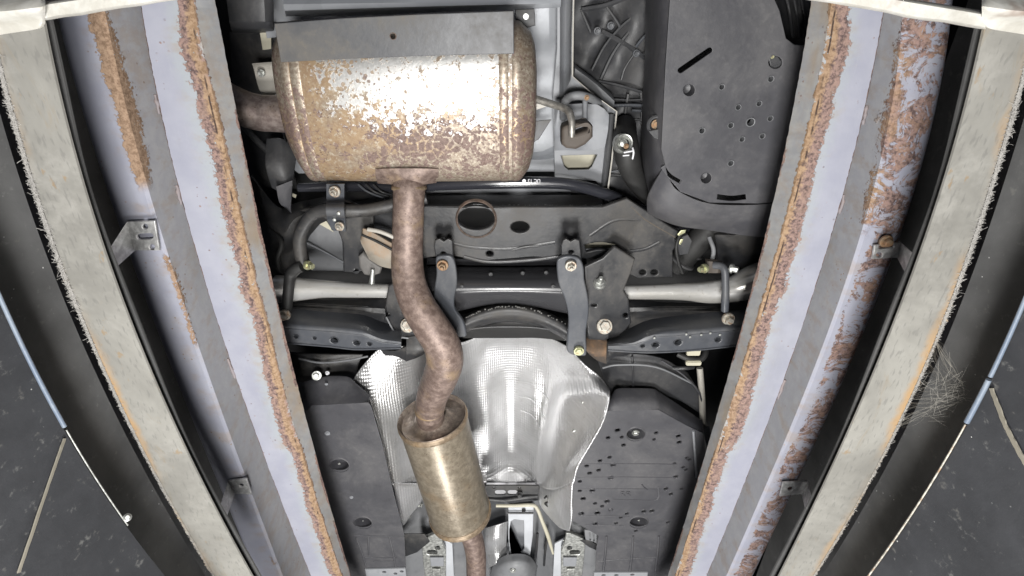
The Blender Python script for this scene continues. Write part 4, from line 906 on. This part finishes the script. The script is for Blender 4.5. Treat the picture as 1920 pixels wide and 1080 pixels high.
# rolled hem round the shield
edge = [r[0] for r in HSH[::-1]] + HSH[0][1:-1] + [r[-1] for r in HSH]
sweep('hem', [(x, y, h - .001, 1.7) for x, y, h in edge], M_alu, hs, 8, 3)
for (x, y) in ((1093, 754), (1104, 764), (1098, 754), (1076, 808), (1084, 816)): lathe('dent', [(.004, 0), (.003, .0022), (.0008, .003)], M_zinc, hs, (0, 0, -1), P(x, y, 1.16 if y < 790 else 1.15), 10)
sweep('stamped_mark', [(1021, 934, 1.228, 2), (1026, 930, 1.226, 2), (1028, 940, 1.222, 2), (1022, 944, 1.226, 2), (1029, 950, 1.221, 2)], M_hole, hs, 6, 3)

# ================================================================== floor covers
HC = 1.10
cov_holes = [(1060 + x / 4.5, 720 + y / 4.5, rx, ry) for x, y, rx, ry in ((440, 390, 5, 3), (360, 453, 4, 2.4), (475, 448, 3.4, 2), (490, 515, 4, 2.2), (765, 412, 3.6, 2), (748, 467, 3, 2), (953, 440, 4.6, 2.4), (960, 492, 4.6, 2.4), (1025, 622, 3.4, 2), (1045, 637, 3.4, 2),
   (918, 672, 3.4, 2), (993, 702, 3.2, 2), (1015, 722, 3.2, 2), (930, 782, 4.6, 2.3), (848, 883, 4.2, 2.2), (980, 883, 3, 2), (890, 928, 4.2, 2.2), (373, 618, 3.8, 2.2), (292, 647, 3.8, 2.2), (403, 683, 5, 2.4), (180, 690, 4, 2.2), (280, 727, 4, 2.2), (205, 752, 4.2, 2.2), (383, 790, 5, 2.4),
   (122, 822, 3.6, 2), (122, 900, 3.6, 2), (228, 897, 5, 2.4), (150, 967, 4.6, 2.6), (352, 990, 4.8, 2.4), (250, 1007, 3.4, 2), (310, 1030, 3.4, 2), (383, 1062, 4, 2.2))]
cov_holes += [(1090, 963, 5, 2.5), (1120, 962, 5, 2.5), (1116, 982, 4.4, 2.4), (1155, 981, 3.4, 2), (1164, 970, 3.4, 2), (1175, 963, 3.6, 2), (1207, 959, 4.6, 2.2), (1222, 958, 4.6, 2.2), (1252, 979, 3.4, 2), (1192, 995, 3.2, 2), (1145, 956, 3.2, 2)]
cups = [(1192, 814, 17, 10.5, 20), (1198, 979, 17, 8.5, 20)]
cr_ = plate('floor_cover', [(1136, 772), (1142, 770), (1234, 768), (1292, 800), (1318, 812), (1330, 900), (1290, 1060), (1262, 1140), (1114, 1140), (1118, 1030), (1122, 1005), (1100, 992), (1069, 974), (1069, 905), (1077, 880), (1098, 842), (1120, 806)], HC, .004, M_cover, car, cov_holes + cups, .001)
cr_['label'] = 'right plastic floor cover pierced by many small drain holes'
for (x, y, rx, ry) in cov_holes: lathe('hole_rim', [(RP(rx * .9, y, HC), .0), (RP(rx * 1.08, y, HC), .0012), (RP(rx * 1.35, y, HC), -.0004)], M_cover, cr_, (0, 0, -1), P(x, y, HC), 12, 40, False)
def cup(x, y, rx, par, mat=M_cover, h=HC, nut=None):
    R = RP(rx, y, h); o = lathe('mount_cup', [(R * .25, -.026), (R * .8, -.026), (R * .97, -.002), (R * 1.02, .0012), (R * 1.12, -.0004)], mat, par, (0, 0, -1), P(x, y, h), 26, 60, 'first')
    if nut: bolt(x, y - 2, h + .024, nut, M_zinc, o, head=.4)
    return o
cup(1192, 814, 17, cr_, nut=8); cup(1198, 979, 17, cr_, nut=3.5)
loft('cover_ramp', [[(1148, 742, HC + .05), (1158, 731, HC + .055), (1190, 730, HC + .055), (1224, 731, HC + .055), (1238, 738, HC + .055), (1290, 772, HC + .05), (1318, 792, HC + .05)],
     [(1142, 756, HC + .02), (1154, 750, HC + .02), (1190, 750, HC + .02), (1226, 750, HC + .02), (1240, 756, HC + .02), (1290, 786, HC + .02), (1318, 804, HC + .02)],
     [(1138, 772, HC), (1152, 770, HC), (1190, 769, HC), (1228, 769, HC), (1242, 774, HC), (1290, 800, HC), (1318, 814, HC)]], M_cover, cr_, .004, 3, 3, sharp=60)
for y0, xa, xb_ in ((870, 1080, 1270), (895, 1075, 1265), (917, 1085, 1240), (968, 1085, 1180), (985, 1095, 1170)): sweep('stiffening_bead', [(xa, y0, HC + .0012, 1.6), ((xa + xb_) / 2, y0 - 1, HC + .0012, 1.6), (xb_, y0, HC + .0012, 1.6)], M_cover, cr_, 6, 3)
for x in (1137, 1187, 1235): sweep('stiffening_bead', [(x, 1004, HC + .001, 2.4), (x - 2, 1036, HC + .001, 2.6), (x - 6, 1070, HC + .001, 3)], M_cover, cr_, 8, 3)
sweep('stiffening_bead', [(1122, 1052, HC + .001, 2), (1170, 1048, HC + .001, 2), (1230, 1044, HC + .001, 2)], M_cover, cr_, 8, 3)
text_on('embossed_letters', 'RR', 1173, 926, HC - .0004, 13, M_cover, cr_, 0, .001)
sweep('embossed_line', [(1203, 908, HC + .0004, 1.6), (1208, 914, HC + .0004, 1.6), (1214, 918, HC + .0004, 1.6)], M_cover, cr_, 6, 3)
sweep('embossed_line', [(1150, 937, HC + .0006, 1.2), (1190, 937, HC + .0006, 1.2), (1232, 936, HC + .0006, 1.2), (1234, 912, HC + .0006, 1.2)], M_cover, cr_, 6, 3)
loft('cover_side', [[(1318, 805, HC + .002), (1330, 900, HC + .002), (1290, 1060, HC + .002)], [(1330, 800, HC + .09), (1345, 900, HC + .09), (1305, 1060, HC + .09)]], M_cover, cr_, .004, 3, 2)
# left cover
lc_holes = [(636, 872, 18, 10, 20), (680, 980, 17, 9, 20)]
cl_ = plate('floor_cover', [(560, 780), (585, 760), (690, 755), (696, 762), (716, 830), (738, 925), (758, 1002), (764, 1140), (640, 1140), (590, 900)], HC, .004, M_cover, car, lc_holes, .001)
cl_['label'] = 'left plastic floor cover with two round mounting cups'
cup(636, 872, 18, cl_, nut=3); cup(680, 980, 17, cl_, nut=3)
loft('cover_ramp', [[(560, 720, HC + .06), (608, 708, HC + .06), (650, 708, HC + .06), (666, 720, HC + .055), (693, 743, HC + .03)], [(566, 745, HC + .03), (600, 738, HC + .03), (652, 736, HC + .03), (672, 740, HC + .025), (692, 750, HC + .015)], [(560, 782, HC), (588, 760, HC), (652, 757, HC), (676, 756, HC), (692, 757, HC)]], M_cover, cl_, .004, 3, 3, sharp=60)
for (x, y, r) in ((614, 812, 5), (659, 932, 3.5), (612, 720, 3)): bolt(x, y, HC + (.0 if y > 800 else .04), r, M_primer, cl_, name='clip', head=.4)
for pts in ([(665, 1003), (710, 1005), (758, 1006)], [(668, 1008), (680, 1040), (686, 1060)], [(690, 1004), (692, 1040)], [(730, 1006), (738, 1040), (742, 1066)], [(684, 1044), (715, 1046), (744, 1045)], [(700, 1052), (742, 1052)]):
    sweep('stiffening_bead', [(x, y, HC + .001, 2.2) for x, y in (pts if len(pts) > 2 else [pts[0], ((pts[0][0] + pts[1][0]) / 2, (pts[0][1] + pts[1][1]) / 2), pts[1]])], M_cover, cl_, 8, 3)
lb = plate('cover_hinge_strip', [(684, 1068), (760, 1066), (764, 1100), (690, 1100)], HC - .006, .006, M_primer, cl_, [(720, 1073, 4, 2), (741, 1076, 3.5, 2), (753, 1072, 3.5, 2)])
rb_ = plate('cover_hinge_strip', [(1114, 1074), (1215, 1074), (1212, 1110), (1112, 1110)], HC - .006, .006, M_primer, cr_, [(1132, 1079, 4, 2), (1156, 1079, 4, 2), (1186, 1078, 4, 2)])
bolt(594, 704, 1.16, 9, M_zinc, car, (.2, -.4, -.8)); bolt(614, 699, 1.17, 4, M_white, car)

# dark body sheets beside the covers
loft('inner_sill', [[(520, 660, 1.26), (600, 665, 1.24), (680, 665, 1.26)], [(540, 710, 1.24), (610, 700, 1.22), (670, 690, 1.25)], [(540, 760, 1.26), (600, 730, 1.26), (670, 720, 1.27)]], M_black, car, .004, 3, 3)
loft('tank_shield', [[(1120, 672, 1.24), (1180, 664, 1.20), (1240, 672, 1.20), (1290, 700, 1.22)], [(1130, 705, 1.24), (1180, 700, 1.20), (1250, 706, 1.19), (1310, 736, 1.20)], [(1140, 742, 1.23), (1180, 735, 1.20), (1260, 745, 1.19), (1320, 780, 1.20)]], M_plastic, car, .004, 4, 4)
sweep('tank_strap', [(1185, 668, 1.19, 2), (1187, 700, 1.19, 2), (1187, 728, 1.19, 2)], M_plastic, car, 8, 3); sweep('tank_strap', [(1240, 676, 1.18, 1.8), (1280, 702, 1.18, 1.8), (1312, 738, 1.19, 1.8), (1318, 780, 1.19, 1.8)], M_cover, car, 8, 3)
sweep('side_pipe', [(1312, 690, 1.22, 6), (1316, 740, 1.20, 6), (1318, 800, 1.18, 6)], M_pale, car, 12, 3)
sweep('cover_edge_strip', [(1300, 808, HC - .003, 2.4), (1303, 850, HC - .003, 2.4), (1306, 895, HC - .003, 2.4)], M_primer, car, 8, 3)
hk = sweep('parking_brake_cable', [(1270, 664, 1.16, 5), (1290, 672, 1.15, 6), (1312, 674, 1.15, 6), (1322, 664, 1.16, 6), (1322, 650, 1.18, 6)], M_rubber, car, 12, 5)
box('clamp_tab', P(1300, 660, 1.15), .03, .016, .01, M_cream, car); box('clamp_tab', P(1300, 680, 1.14), .034, .012, .01, M_cream, car)
sweep('sill_line', [(1262, 690, 1.17, 4), (1285, 690, 1.16, 4), (1300, 688, 1.17, 4)], M_black, car, 8, 4)

# ================================================================== floor tunnel, bottom centre
tun = loft('tunnel_floor', [[(740, 930, 1.30), (800, 925, 1.34), (900, 930, 1.38), (960, 935, 1.40), (1010, 935, 1.38), (1060, 945, 1.34), (1120, 985, 1.30)], [(750, 990, 1.28), (800, 990, 1.32), (900, 990, 1.38), (960, 990, 1.42), (1010, 990, 1.38), (1050, 990, 1.32), (1120, 1010, 1.28)], [(760, 1150, 1.26), (800, 1150, 1.30), (900, 1150, 1.36), (960, 1150, 1.40), (1010, 1150, 1.36), (1050, 1150, 1.30), (1120, 1150, 1.26)]], M_primer_d, car, .004, 4, 4)
tb_ = plate('tunnel_brace', [(906, 911), (1010, 911), (1014, 938), (960, 944), (906, 936)], 1.27, .006, M_black, car, [slot(932, 924, 944, 924, 9), slot(956, 924, 966, 924, 9), (926, 915, 2.5, 1.5), (974, 915, 2.5, 1.5)], .0015)
plate('bright_backing', [(912, 905), (1008, 905), (1008, 934), (912, 934)], 1.33, .003, M_white, car)
sweep('brace_tube', [(905, 934, 1.27, 4), (940, 938, 1.265, 4), (980, 933, 1.265, 4), (1008, 930, 1.27, 4)], M_black, car, 10, 4); bolt(974, 926, 1.262, 6, M_black, tb_)
sweep('sealant_bead', [(930, 948, 1.25, 3), (965, 948, 1.25, 3.2), (998, 947, 1.25, 3.4), (1008, 955, 1.25, 3.6), (1016, 975, 1.25, 3.6), (1026, 1000, 1.25, 4), (1032, 1020, 1.25, 3.4), (1037, 1038, 1.25, 2)], M_cream, car, 10, 4)
loft('crumpled_shield', [[(905, 992, 1.30), (930, 985, 1.28), (952, 978, 1.30)], [(908, 1015, 1.28), (930, 1012, 1.26), (950, 1008, 1.28)], [(912, 1040, 1.31), (930, 1034, 1.29), (950, 1028, 1.31)], [(916, 1065, 1.29), (930, 1058, 1.27), (950, 1048, 1.29)]], M_alu, car, .002, 5, 5, sharp=180)
sv = plate('support_bracket', [(953, 950), (1001, 950), (999, 1005), (994, 1042), (958, 1042), (953, 1010)], 1.30, .01, M_galv, car, [[(958, 978), (964, 974), (982, 976), (983, 1030), (978, 1038), (956, 1038), (956, 990)]], .002)
plate('support_web', [(955, 968), (985, 968), (986, 1040), (954, 1040)], 1.34, .003, M_primer, sv, [(956, 1024, 6, 8)]); sweep('support_fold', [(952, 962, 1.292, 2), (975, 962, 1.292, 2), (1000, 962, 1.292, 2)], M_black, sv, 8, 3); bolt(982, 957, 1.295, 4, M_black, sv)
loft('tunnel_dome', [[(918, 1085, 1.30), (925, 1060, 1.28), (945, 1044, 1.27), (975, 1040, 1.27), (995, 1046, 1.28), (1008, 1062, 1.30)], [(920, 1100, 1.28), (935, 1075, 1.245), (955, 1064, 1.235), (975, 1062, 1.235), (990, 1066, 1.245), (1004, 1085, 1.28)], [(920, 1140, 1.28), (940, 1130, 1.24), (955, 1120, 1.23), (975, 1120, 1.23), (990, 1130, 1.24), (1004, 1140, 1.28)]], M_primer_d, car, .003, 5, 5, sharp=80)
bolt(962, 1069, 1.232, 6, M_zinc, car, head=.3)
for pts in ([(1003, 1055), (1006, 1030), (1008, 1000)], [(1020, 1060), (1022, 1035), (1026, 1010)]): sweep('floor_bead', [(x, y, 1.30, 2.2) for x, y in pts], M_black, tun, 8, 3)
# seat-rail style brackets either side
def mount(xs, flip, label):
    g = lambda x: xs + flip * x
    o = plate('mount_bracket', [(g(0), 1012), (g(28), 1000), (g(36), 1000), (g(40), 1020), (g(46), 1034), (g(46), 1110), (g(10), 1110), (g(4), 1060)], 1.22, .012, M_zinc, car, [slot(g(14), 1036, g(26), 1036, 8), (g(30), 1028, 5, 4)], .002); o['label'] = label
    plate('bracket_step', [(g(16), 1046), (g(42), 1046), (g(42), 1062), (g(18), 1062)], 1.212, .005, M_primer, o)
    plate('bracket_step', [(g(20), 1068), (g(36), 1068), (g(38), 1100), (g(22), 1100)], 1.21, .005, M_zinc, o)
    plate('bracket_web', [(g(38), 1010), (g(58), 1020), (g(62), 1100), (g(48), 1100)], 1.25, .006, M_galv, o)
    return o
mount(790, 1, 'left zinc mounting bracket at the foot of the tunnel'); mount(1098, -1, 'right zinc mounting bracket at the foot of the tunnel')
plate('dark_gusset', [(756, 1002), (796, 1002), (806, 1016), (782, 1036), (760, 1044)], 1.2, .004, M_black, car); plate('dark_gusset', [(1088, 1014), (1104, 1012), (1124, 1024), (1122, 1034), (1104, 1026)], 1.2, .004, M_black, car)
for (x, y) in ((787, 945), (766, 968)): bolt(x, y, 1.27, 6 if y < 950 else 4, M_zinc, car, (.8, 0, -.4))
sweep('floor_bead', [(812, 1011, 1.24, 2), (828, 1011, 1.24, 2), (846, 1011, 1.24, 2)], M_zinc, tun, 8, 3); sweep('floor_bead', [(1056, 1013, 1.24, 2), (1075, 1013, 1.24, 2), (1096, 1013, 1.24, 2)], M_zinc, tun, 8, 3)
plate('ribbed_vent', [(1096, 994), (1118, 996), (1120, 1018), (1098, 1012)], 1.16, .006, M_primer_d, car, [slot(1106, 999, 1107, 1012, 3), slot(1113, 1000, 1114, 1014, 3)], .001)

# ================================================================== exhaust system
ex = empty('exhaust_system', P(760, 300, 1.2), 'rusty exhaust with a barrel rear muffler, bent pipe and small straw coloured resonator', 'exhaust')
# rear muffler: oval drum along X
y0w, y1w = P(760, 40, 1.19).y, P(760, 334, 1.19).y
Yc, Yh = (y0w + y1w) / 2, (y1w - y0w) / 2
Zc = CAM.z + 1.20 * S; Zh = .088
xl, xr = P(574, 190, 1.17).x, P(962, 190, 1.17).x
def oval(k, n, sy=1.0, sz=1.0, cutl=0):
    a = 2 * math.pi * k / n; c, s = math.cos(a), math.sin(a); e = .72
    return math.copysign(abs(c) ** e, c) * Yh * sy, math.copysign(abs(s) ** e, s) * Zh * sz
def drum(name, stations, mat, parent, n=56):
    V = []
    for (x, sy, sz, oy, oz) in stations:
        for k in range(n):
            yy, zz = oval(k, n, sy, sz); V.append((x, Yc + yy + oy, Zc + zz + oz))
    f = grid_faces(len(stations), n, cyc=True) + [tuple(range(n - 1, -1, -1)), tuple(range(len(V) - n, len(V)))]
    return link(name, V, f, mat, parent, True, None, None, 60)
L = xr - xl
muf = drum('rear_muffler', [(xl + L * t, 1 + .015 * math.sin(math.pi * t), 1 + .03 * math.sin(math.pi * t), 0, 0) for t in np.linspace(0, 1, 24)], M_muf, ex); muf['label'] = 'barrel shaped rear muffler, patchy rust over bright aluminised steel'
drum('end_cap', [(xl + .002, 1.0, 1.0, 0, 0), (xl - .004, 1.012, 1.02, 0, 0), (xl - .010, 1.0, 1.0, 0, 0), (xl - .014, .95, .96, 0, 0), (xl - .022, .88, .90, -.004, 0), (xl - .032, .74, .80, -.012, 0), (xl - .038, .54, .60, -.02, 0), (xl - .041, .30, .36, -.025, 0)], M_mufcap, muf)
drum('end_cap', [(xr - .002, 1.0, 1.0, 0, 0), (xr + .003, 1.012, 1.02, 0, 0), (xr + .012, 1.0, 1.0, 0, 0), (xr + .018, .96, .96, 0, 0), (xr + .030, .86, .90, -.004, 0), (xr + .037, .70, .78, -.008, 0), (xr + .041, .45, .5, -.01, 0), (xr + .042, .2, .2, -.01, 0)], M_mufcap, muf)
for xx in (xl + .012, xr - .016): drum('seam_band', [(xx - .010, .995, .995, 0, 0), (xx - .005, 1.012, 1.018, 0, 0), (xx + .005, 1.012, 1.018, 0, 0), (xx + .010, .995, .995, 0, 0)], M_mufcap, muf)
# flat shield plate bolted along the rear edge of the muffler
sp = plate('shield_plate', [(514, 44), (640, 34), (800, 26), (963, 20), (964, 101), (800, 105), (640, 111), (526, 117)], 1.06, .004, M_shieldplate, ex, [(737, 68, 5.5, 5)], .0012)
sp['label'] = 'flat grey shield plate across the top of the muffler'
loft('shield_turn_up', [[(514, 42, 1.10), (640, 32, 1.10), (800, 24, 1.10), (963, 18, 1.10)], [(514, 44, 1.062), (640, 34, 1.062), (800, 26, 1.062), (963, 20, 1.062)]], M_shieldplate, sp, .003)
lathe('hole_lip', [(RP(5, 68, 1.06), -.003), (RP(5.2, 68, 1.06), .001), (RP(7, 68, 1.06), -.0003)], M_pipe, sp, (0, 0, -1), P(737, 68, 1.06), 16, 40, False)
# inlet saddle and pipe
loft('inlet_saddle', [[(704, 317, 1.105), (740, 316, 1.10), (790, 316, 1.10), (822, 317, 1.105)], [(704, 330, 1.12), (742, 330, 1.10), (788, 330, 1.10), (822, 330, 1.12)], [(708, 344, 1.16), (744, 346, 1.11), (788, 346, 1.11), (818, 343, 1.16)]], M_pipe, ex, .004, 4, 4)
pp = sweep('front_pipe', [(767, 315, 1.19, 32), (767, 338, 1.15, 34), (767, 356, 1.12, 30), (766, 385, 1.11, 29), (765, 420, 1.11, 29), (764, 460, 1.10, 29), (764, 500, 1.085, 30), (769, 535, 1.065, 31), (785, 575, 1.04, 32.5), (808, 612, 1.02, 34), (828, 645, 1.01, 34.5), (834, 676, 1.01, 35), (826, 706, 1.03, 33), (812, 738, 1.06, 30), (806, 768, 1.09, 27), (808, 790, 1.12, 26)], M_pipe, ex, 36, 7)
pp['label'] = 'brown rusted S-bent exhaust pipe'
tp = sweep('tail_pipe', [(545, 214, 1.19, 34), (512, 213, 1.19, 33), (490, 212, 1.19, 33), (465, 206, 1.185, 33), (440, 196, 1.18, 33), (415, 182, 1.18, 33), (385, 160, 1.18, 33)], M_tail, ex, 32, 6); tp['label'] = 'smooth brown tail pipe leaving the muffler on the left'
# resonator
A, B = P(811, 784, 1.13), P(863, 962, 1.13)
ax = (B - A).normalized(); Lr = (B - A).length; rr0 = RP(64, 784, 1.13)
res = lathe('resonator', [(rr0 * .985, .004), (rr0, .010), (rr0, Lr - .010), (rr0 * .985, Lr - .004)], M_res, ex, ax, A, 56, 40, False); res['label'] = 'straw tinted cylindrical resonator with rust specks'
lathe('end_cap', [(rr0 * .36, .010), (rr0 * .42, -.012), (rr0 * .46, -.012), (rr0 * .54, -.004), (rr0 * .68, .003), (rr0 * .84, .006), (rr0 * .93, .005), (rr0 * .965, -.002), (rr0 * 1.0, -.006), (rr0 * 1.03, -.003), (rr0 * 1.035, .006), (rr0 * 1.0, .012)], M_cap, res, ax, A, 56, 60, 'first')
lathe('rolled_seam', [(rr0 * 1.0, -.0055), (rr0 * 1.035, -.004), (rr0 * 1.045, .003), (rr0 * 1.035, .010), (rr0 * 1.002, .012)], M_seam, res, ax, A, 56, 60, False)
lathe('rolled_seam', [(rr0 * 1.0, Lr - .012), (rr0 * 1.035, Lr - .010), (rr0 * 1.045, Lr - .003), (rr0 * 1.03, Lr + .005), (rr0 * .9, Lr + .006), (rr0 * .3, Lr + .008)], M_seam, res, ax, A, 56, 60)
lathe('inlet_collar', [(RP(26, 785, 1.13), -.004), (RP(30, 785, 1.13), -.001), (RP(31, 785, 1.13), .005), (RP(36, 785, 1.13), .010)], M_cap, res, ax, A, 36, 60, False)
sweep('outlet_pipe', [(858, 950, 1.13, 22), (874, 985, 1.13, 21), (886, 1010, 1.13, 20), (892, 1040, 1.13, 19), (893, 1070, 1.13, 18.5), (893, 1120, 1.13, 18)], M_pipe, ex, 28, 5)
for (x, y, n_) in ((828, 978, 0), (862, 980, 1), (876, 974, 2)):
    pass
# hanger rod into the rubber block, hanger bracket on the pipe
sweep('hanger_rod', [(985, 180, 1.18, 7), (1012, 188, 1.17, 7), (1040, 197, 1.155, 7), (1058, 203, 1.14, 7), (1068, 212, 1.125, 7), (1072, 228, 1.115, 6.5), (1072, 242, 1.11, 6.5), (1072, 256, 1.11, 6)], zinc('dull_zinc_rod', (.50, .48, .44), .40), ex, 16, 5)
loft('hanger_gusset', [[(992, 176, 1.20), (1030, 190, 1.20)], [(992, 210, 1.2), (1024, 200, 1.2)]], M_pale, ex, .004); plate('dark_flap', [(990, 228), (1034, 224), (1010, 262), (986, 274)], 1.27, .003, M_shieldplate, ex)
hk2 = loft('pipe_hanger', [[(678, 436, 1.11), (686, 430, 1.10), (744, 462, 1.10)], [(676, 452, 1.10), (690, 450, 1.09), (744, 482, 1.09)], [(684, 470, 1.10), (702, 478, 1.09), (744, 494, 1.09)], [(692, 486, 1.12), (716, 500, 1.11), (744, 505, 1.11)]], dark_paint('dusty_rust_hanger', (.27, .245, .205), (.30, .20, .125), .6, .9), ex, .004, 4, 4)
sweep('hanger_fold', [(678, 440, 1.095, 2.5), (705, 452, 1.09, 2.5), (742, 472, 1.09, 2.5)], M_hole, hk2, 8, 3); sweep('hanger_lip', [(690, 430, 1.095, 4), (715, 435, 1.09, 4), (745, 448, 1.09, 4)], M_pale, hk2, 10, 3)
rb2 = plate('rubber_hanger', [(671, 482), (680, 474), (692, 486), (706, 496), (716, 502), (712, 514), (698, 519), (682, 516), (673, 502)], 1.125, .02, dark_paint('grey_rubber', (.11, .105, .10), (.2, .19, .18), .6, .5), ex, (), .005, res=2)
sweep('hanger_pin', [(699, 505, 1.12, 4), (698, 520, 1.115, 4.5), (697, 532, 1.11, 6)], M_zinc, rb2, 10, 3)

# weld rings on the exhaust joints
for (x, y, h, rp, axv) in ((767, 352, 1.125, 31, (0, 1, -.25)), (806, 764, 1.088, 27.5, (0.05, 1, .25))):
    c_ = P(x, y, h); R0 = RP(rp, y, h)
    lathe('weld_ring', [(R0 * .92, -.005), (R0 * 1.04, -.003), (R0 * 1.07, .0), (R0 * 1.04, .003), (R0 * .92, .005)], M_seam, pp, axv, c_, 30, 60, False)

for k, (x0, y0, x1, y1, x2, y2) in enumerate(((968, 716, 1000, 722, 1030, 750), (972, 744, 1000, 752, 1022, 786), (976, 770, 998, 780, 1014, 806))):
    sweep('scuff_fold', [(x0, y0, 1.392 - .004 * k, 1.1), (x1, y1, 1.366, 1.1), (x2, y2, 1.335, 1.1)], M_alu, hs, 6, 5)
sweep('brake_hose', [(505, 430, 1.26, 5), (528, 455, 1.22, 5), (520, 490, 1.2, 5), (535, 525, 1.21, 5)], M_rubber, car, 10, 5)
sweep('wiring_loom', [(455, 235, 1.36, 6), (480, 262, 1.34, 6), (520, 300, 1.33, 6), (548, 330, 1.33, 6)], M_plastic, car, 10, 5)
sweep('brake_pipe', [(1130, 690, 1.19, 2), (1160, 684, 1.185, 2), (1230, 688, 1.18, 2), (1300, 720, 1.19, 2)], M_primer_d, car, 8, 5)
sweep('brake_pipe', [(560, 672, 1.21, 2), (600, 680, 1.20, 2), (650, 676, 1.20, 2), (690, 668, 1.21, 2)], M_primer_d, car, 8, 5)
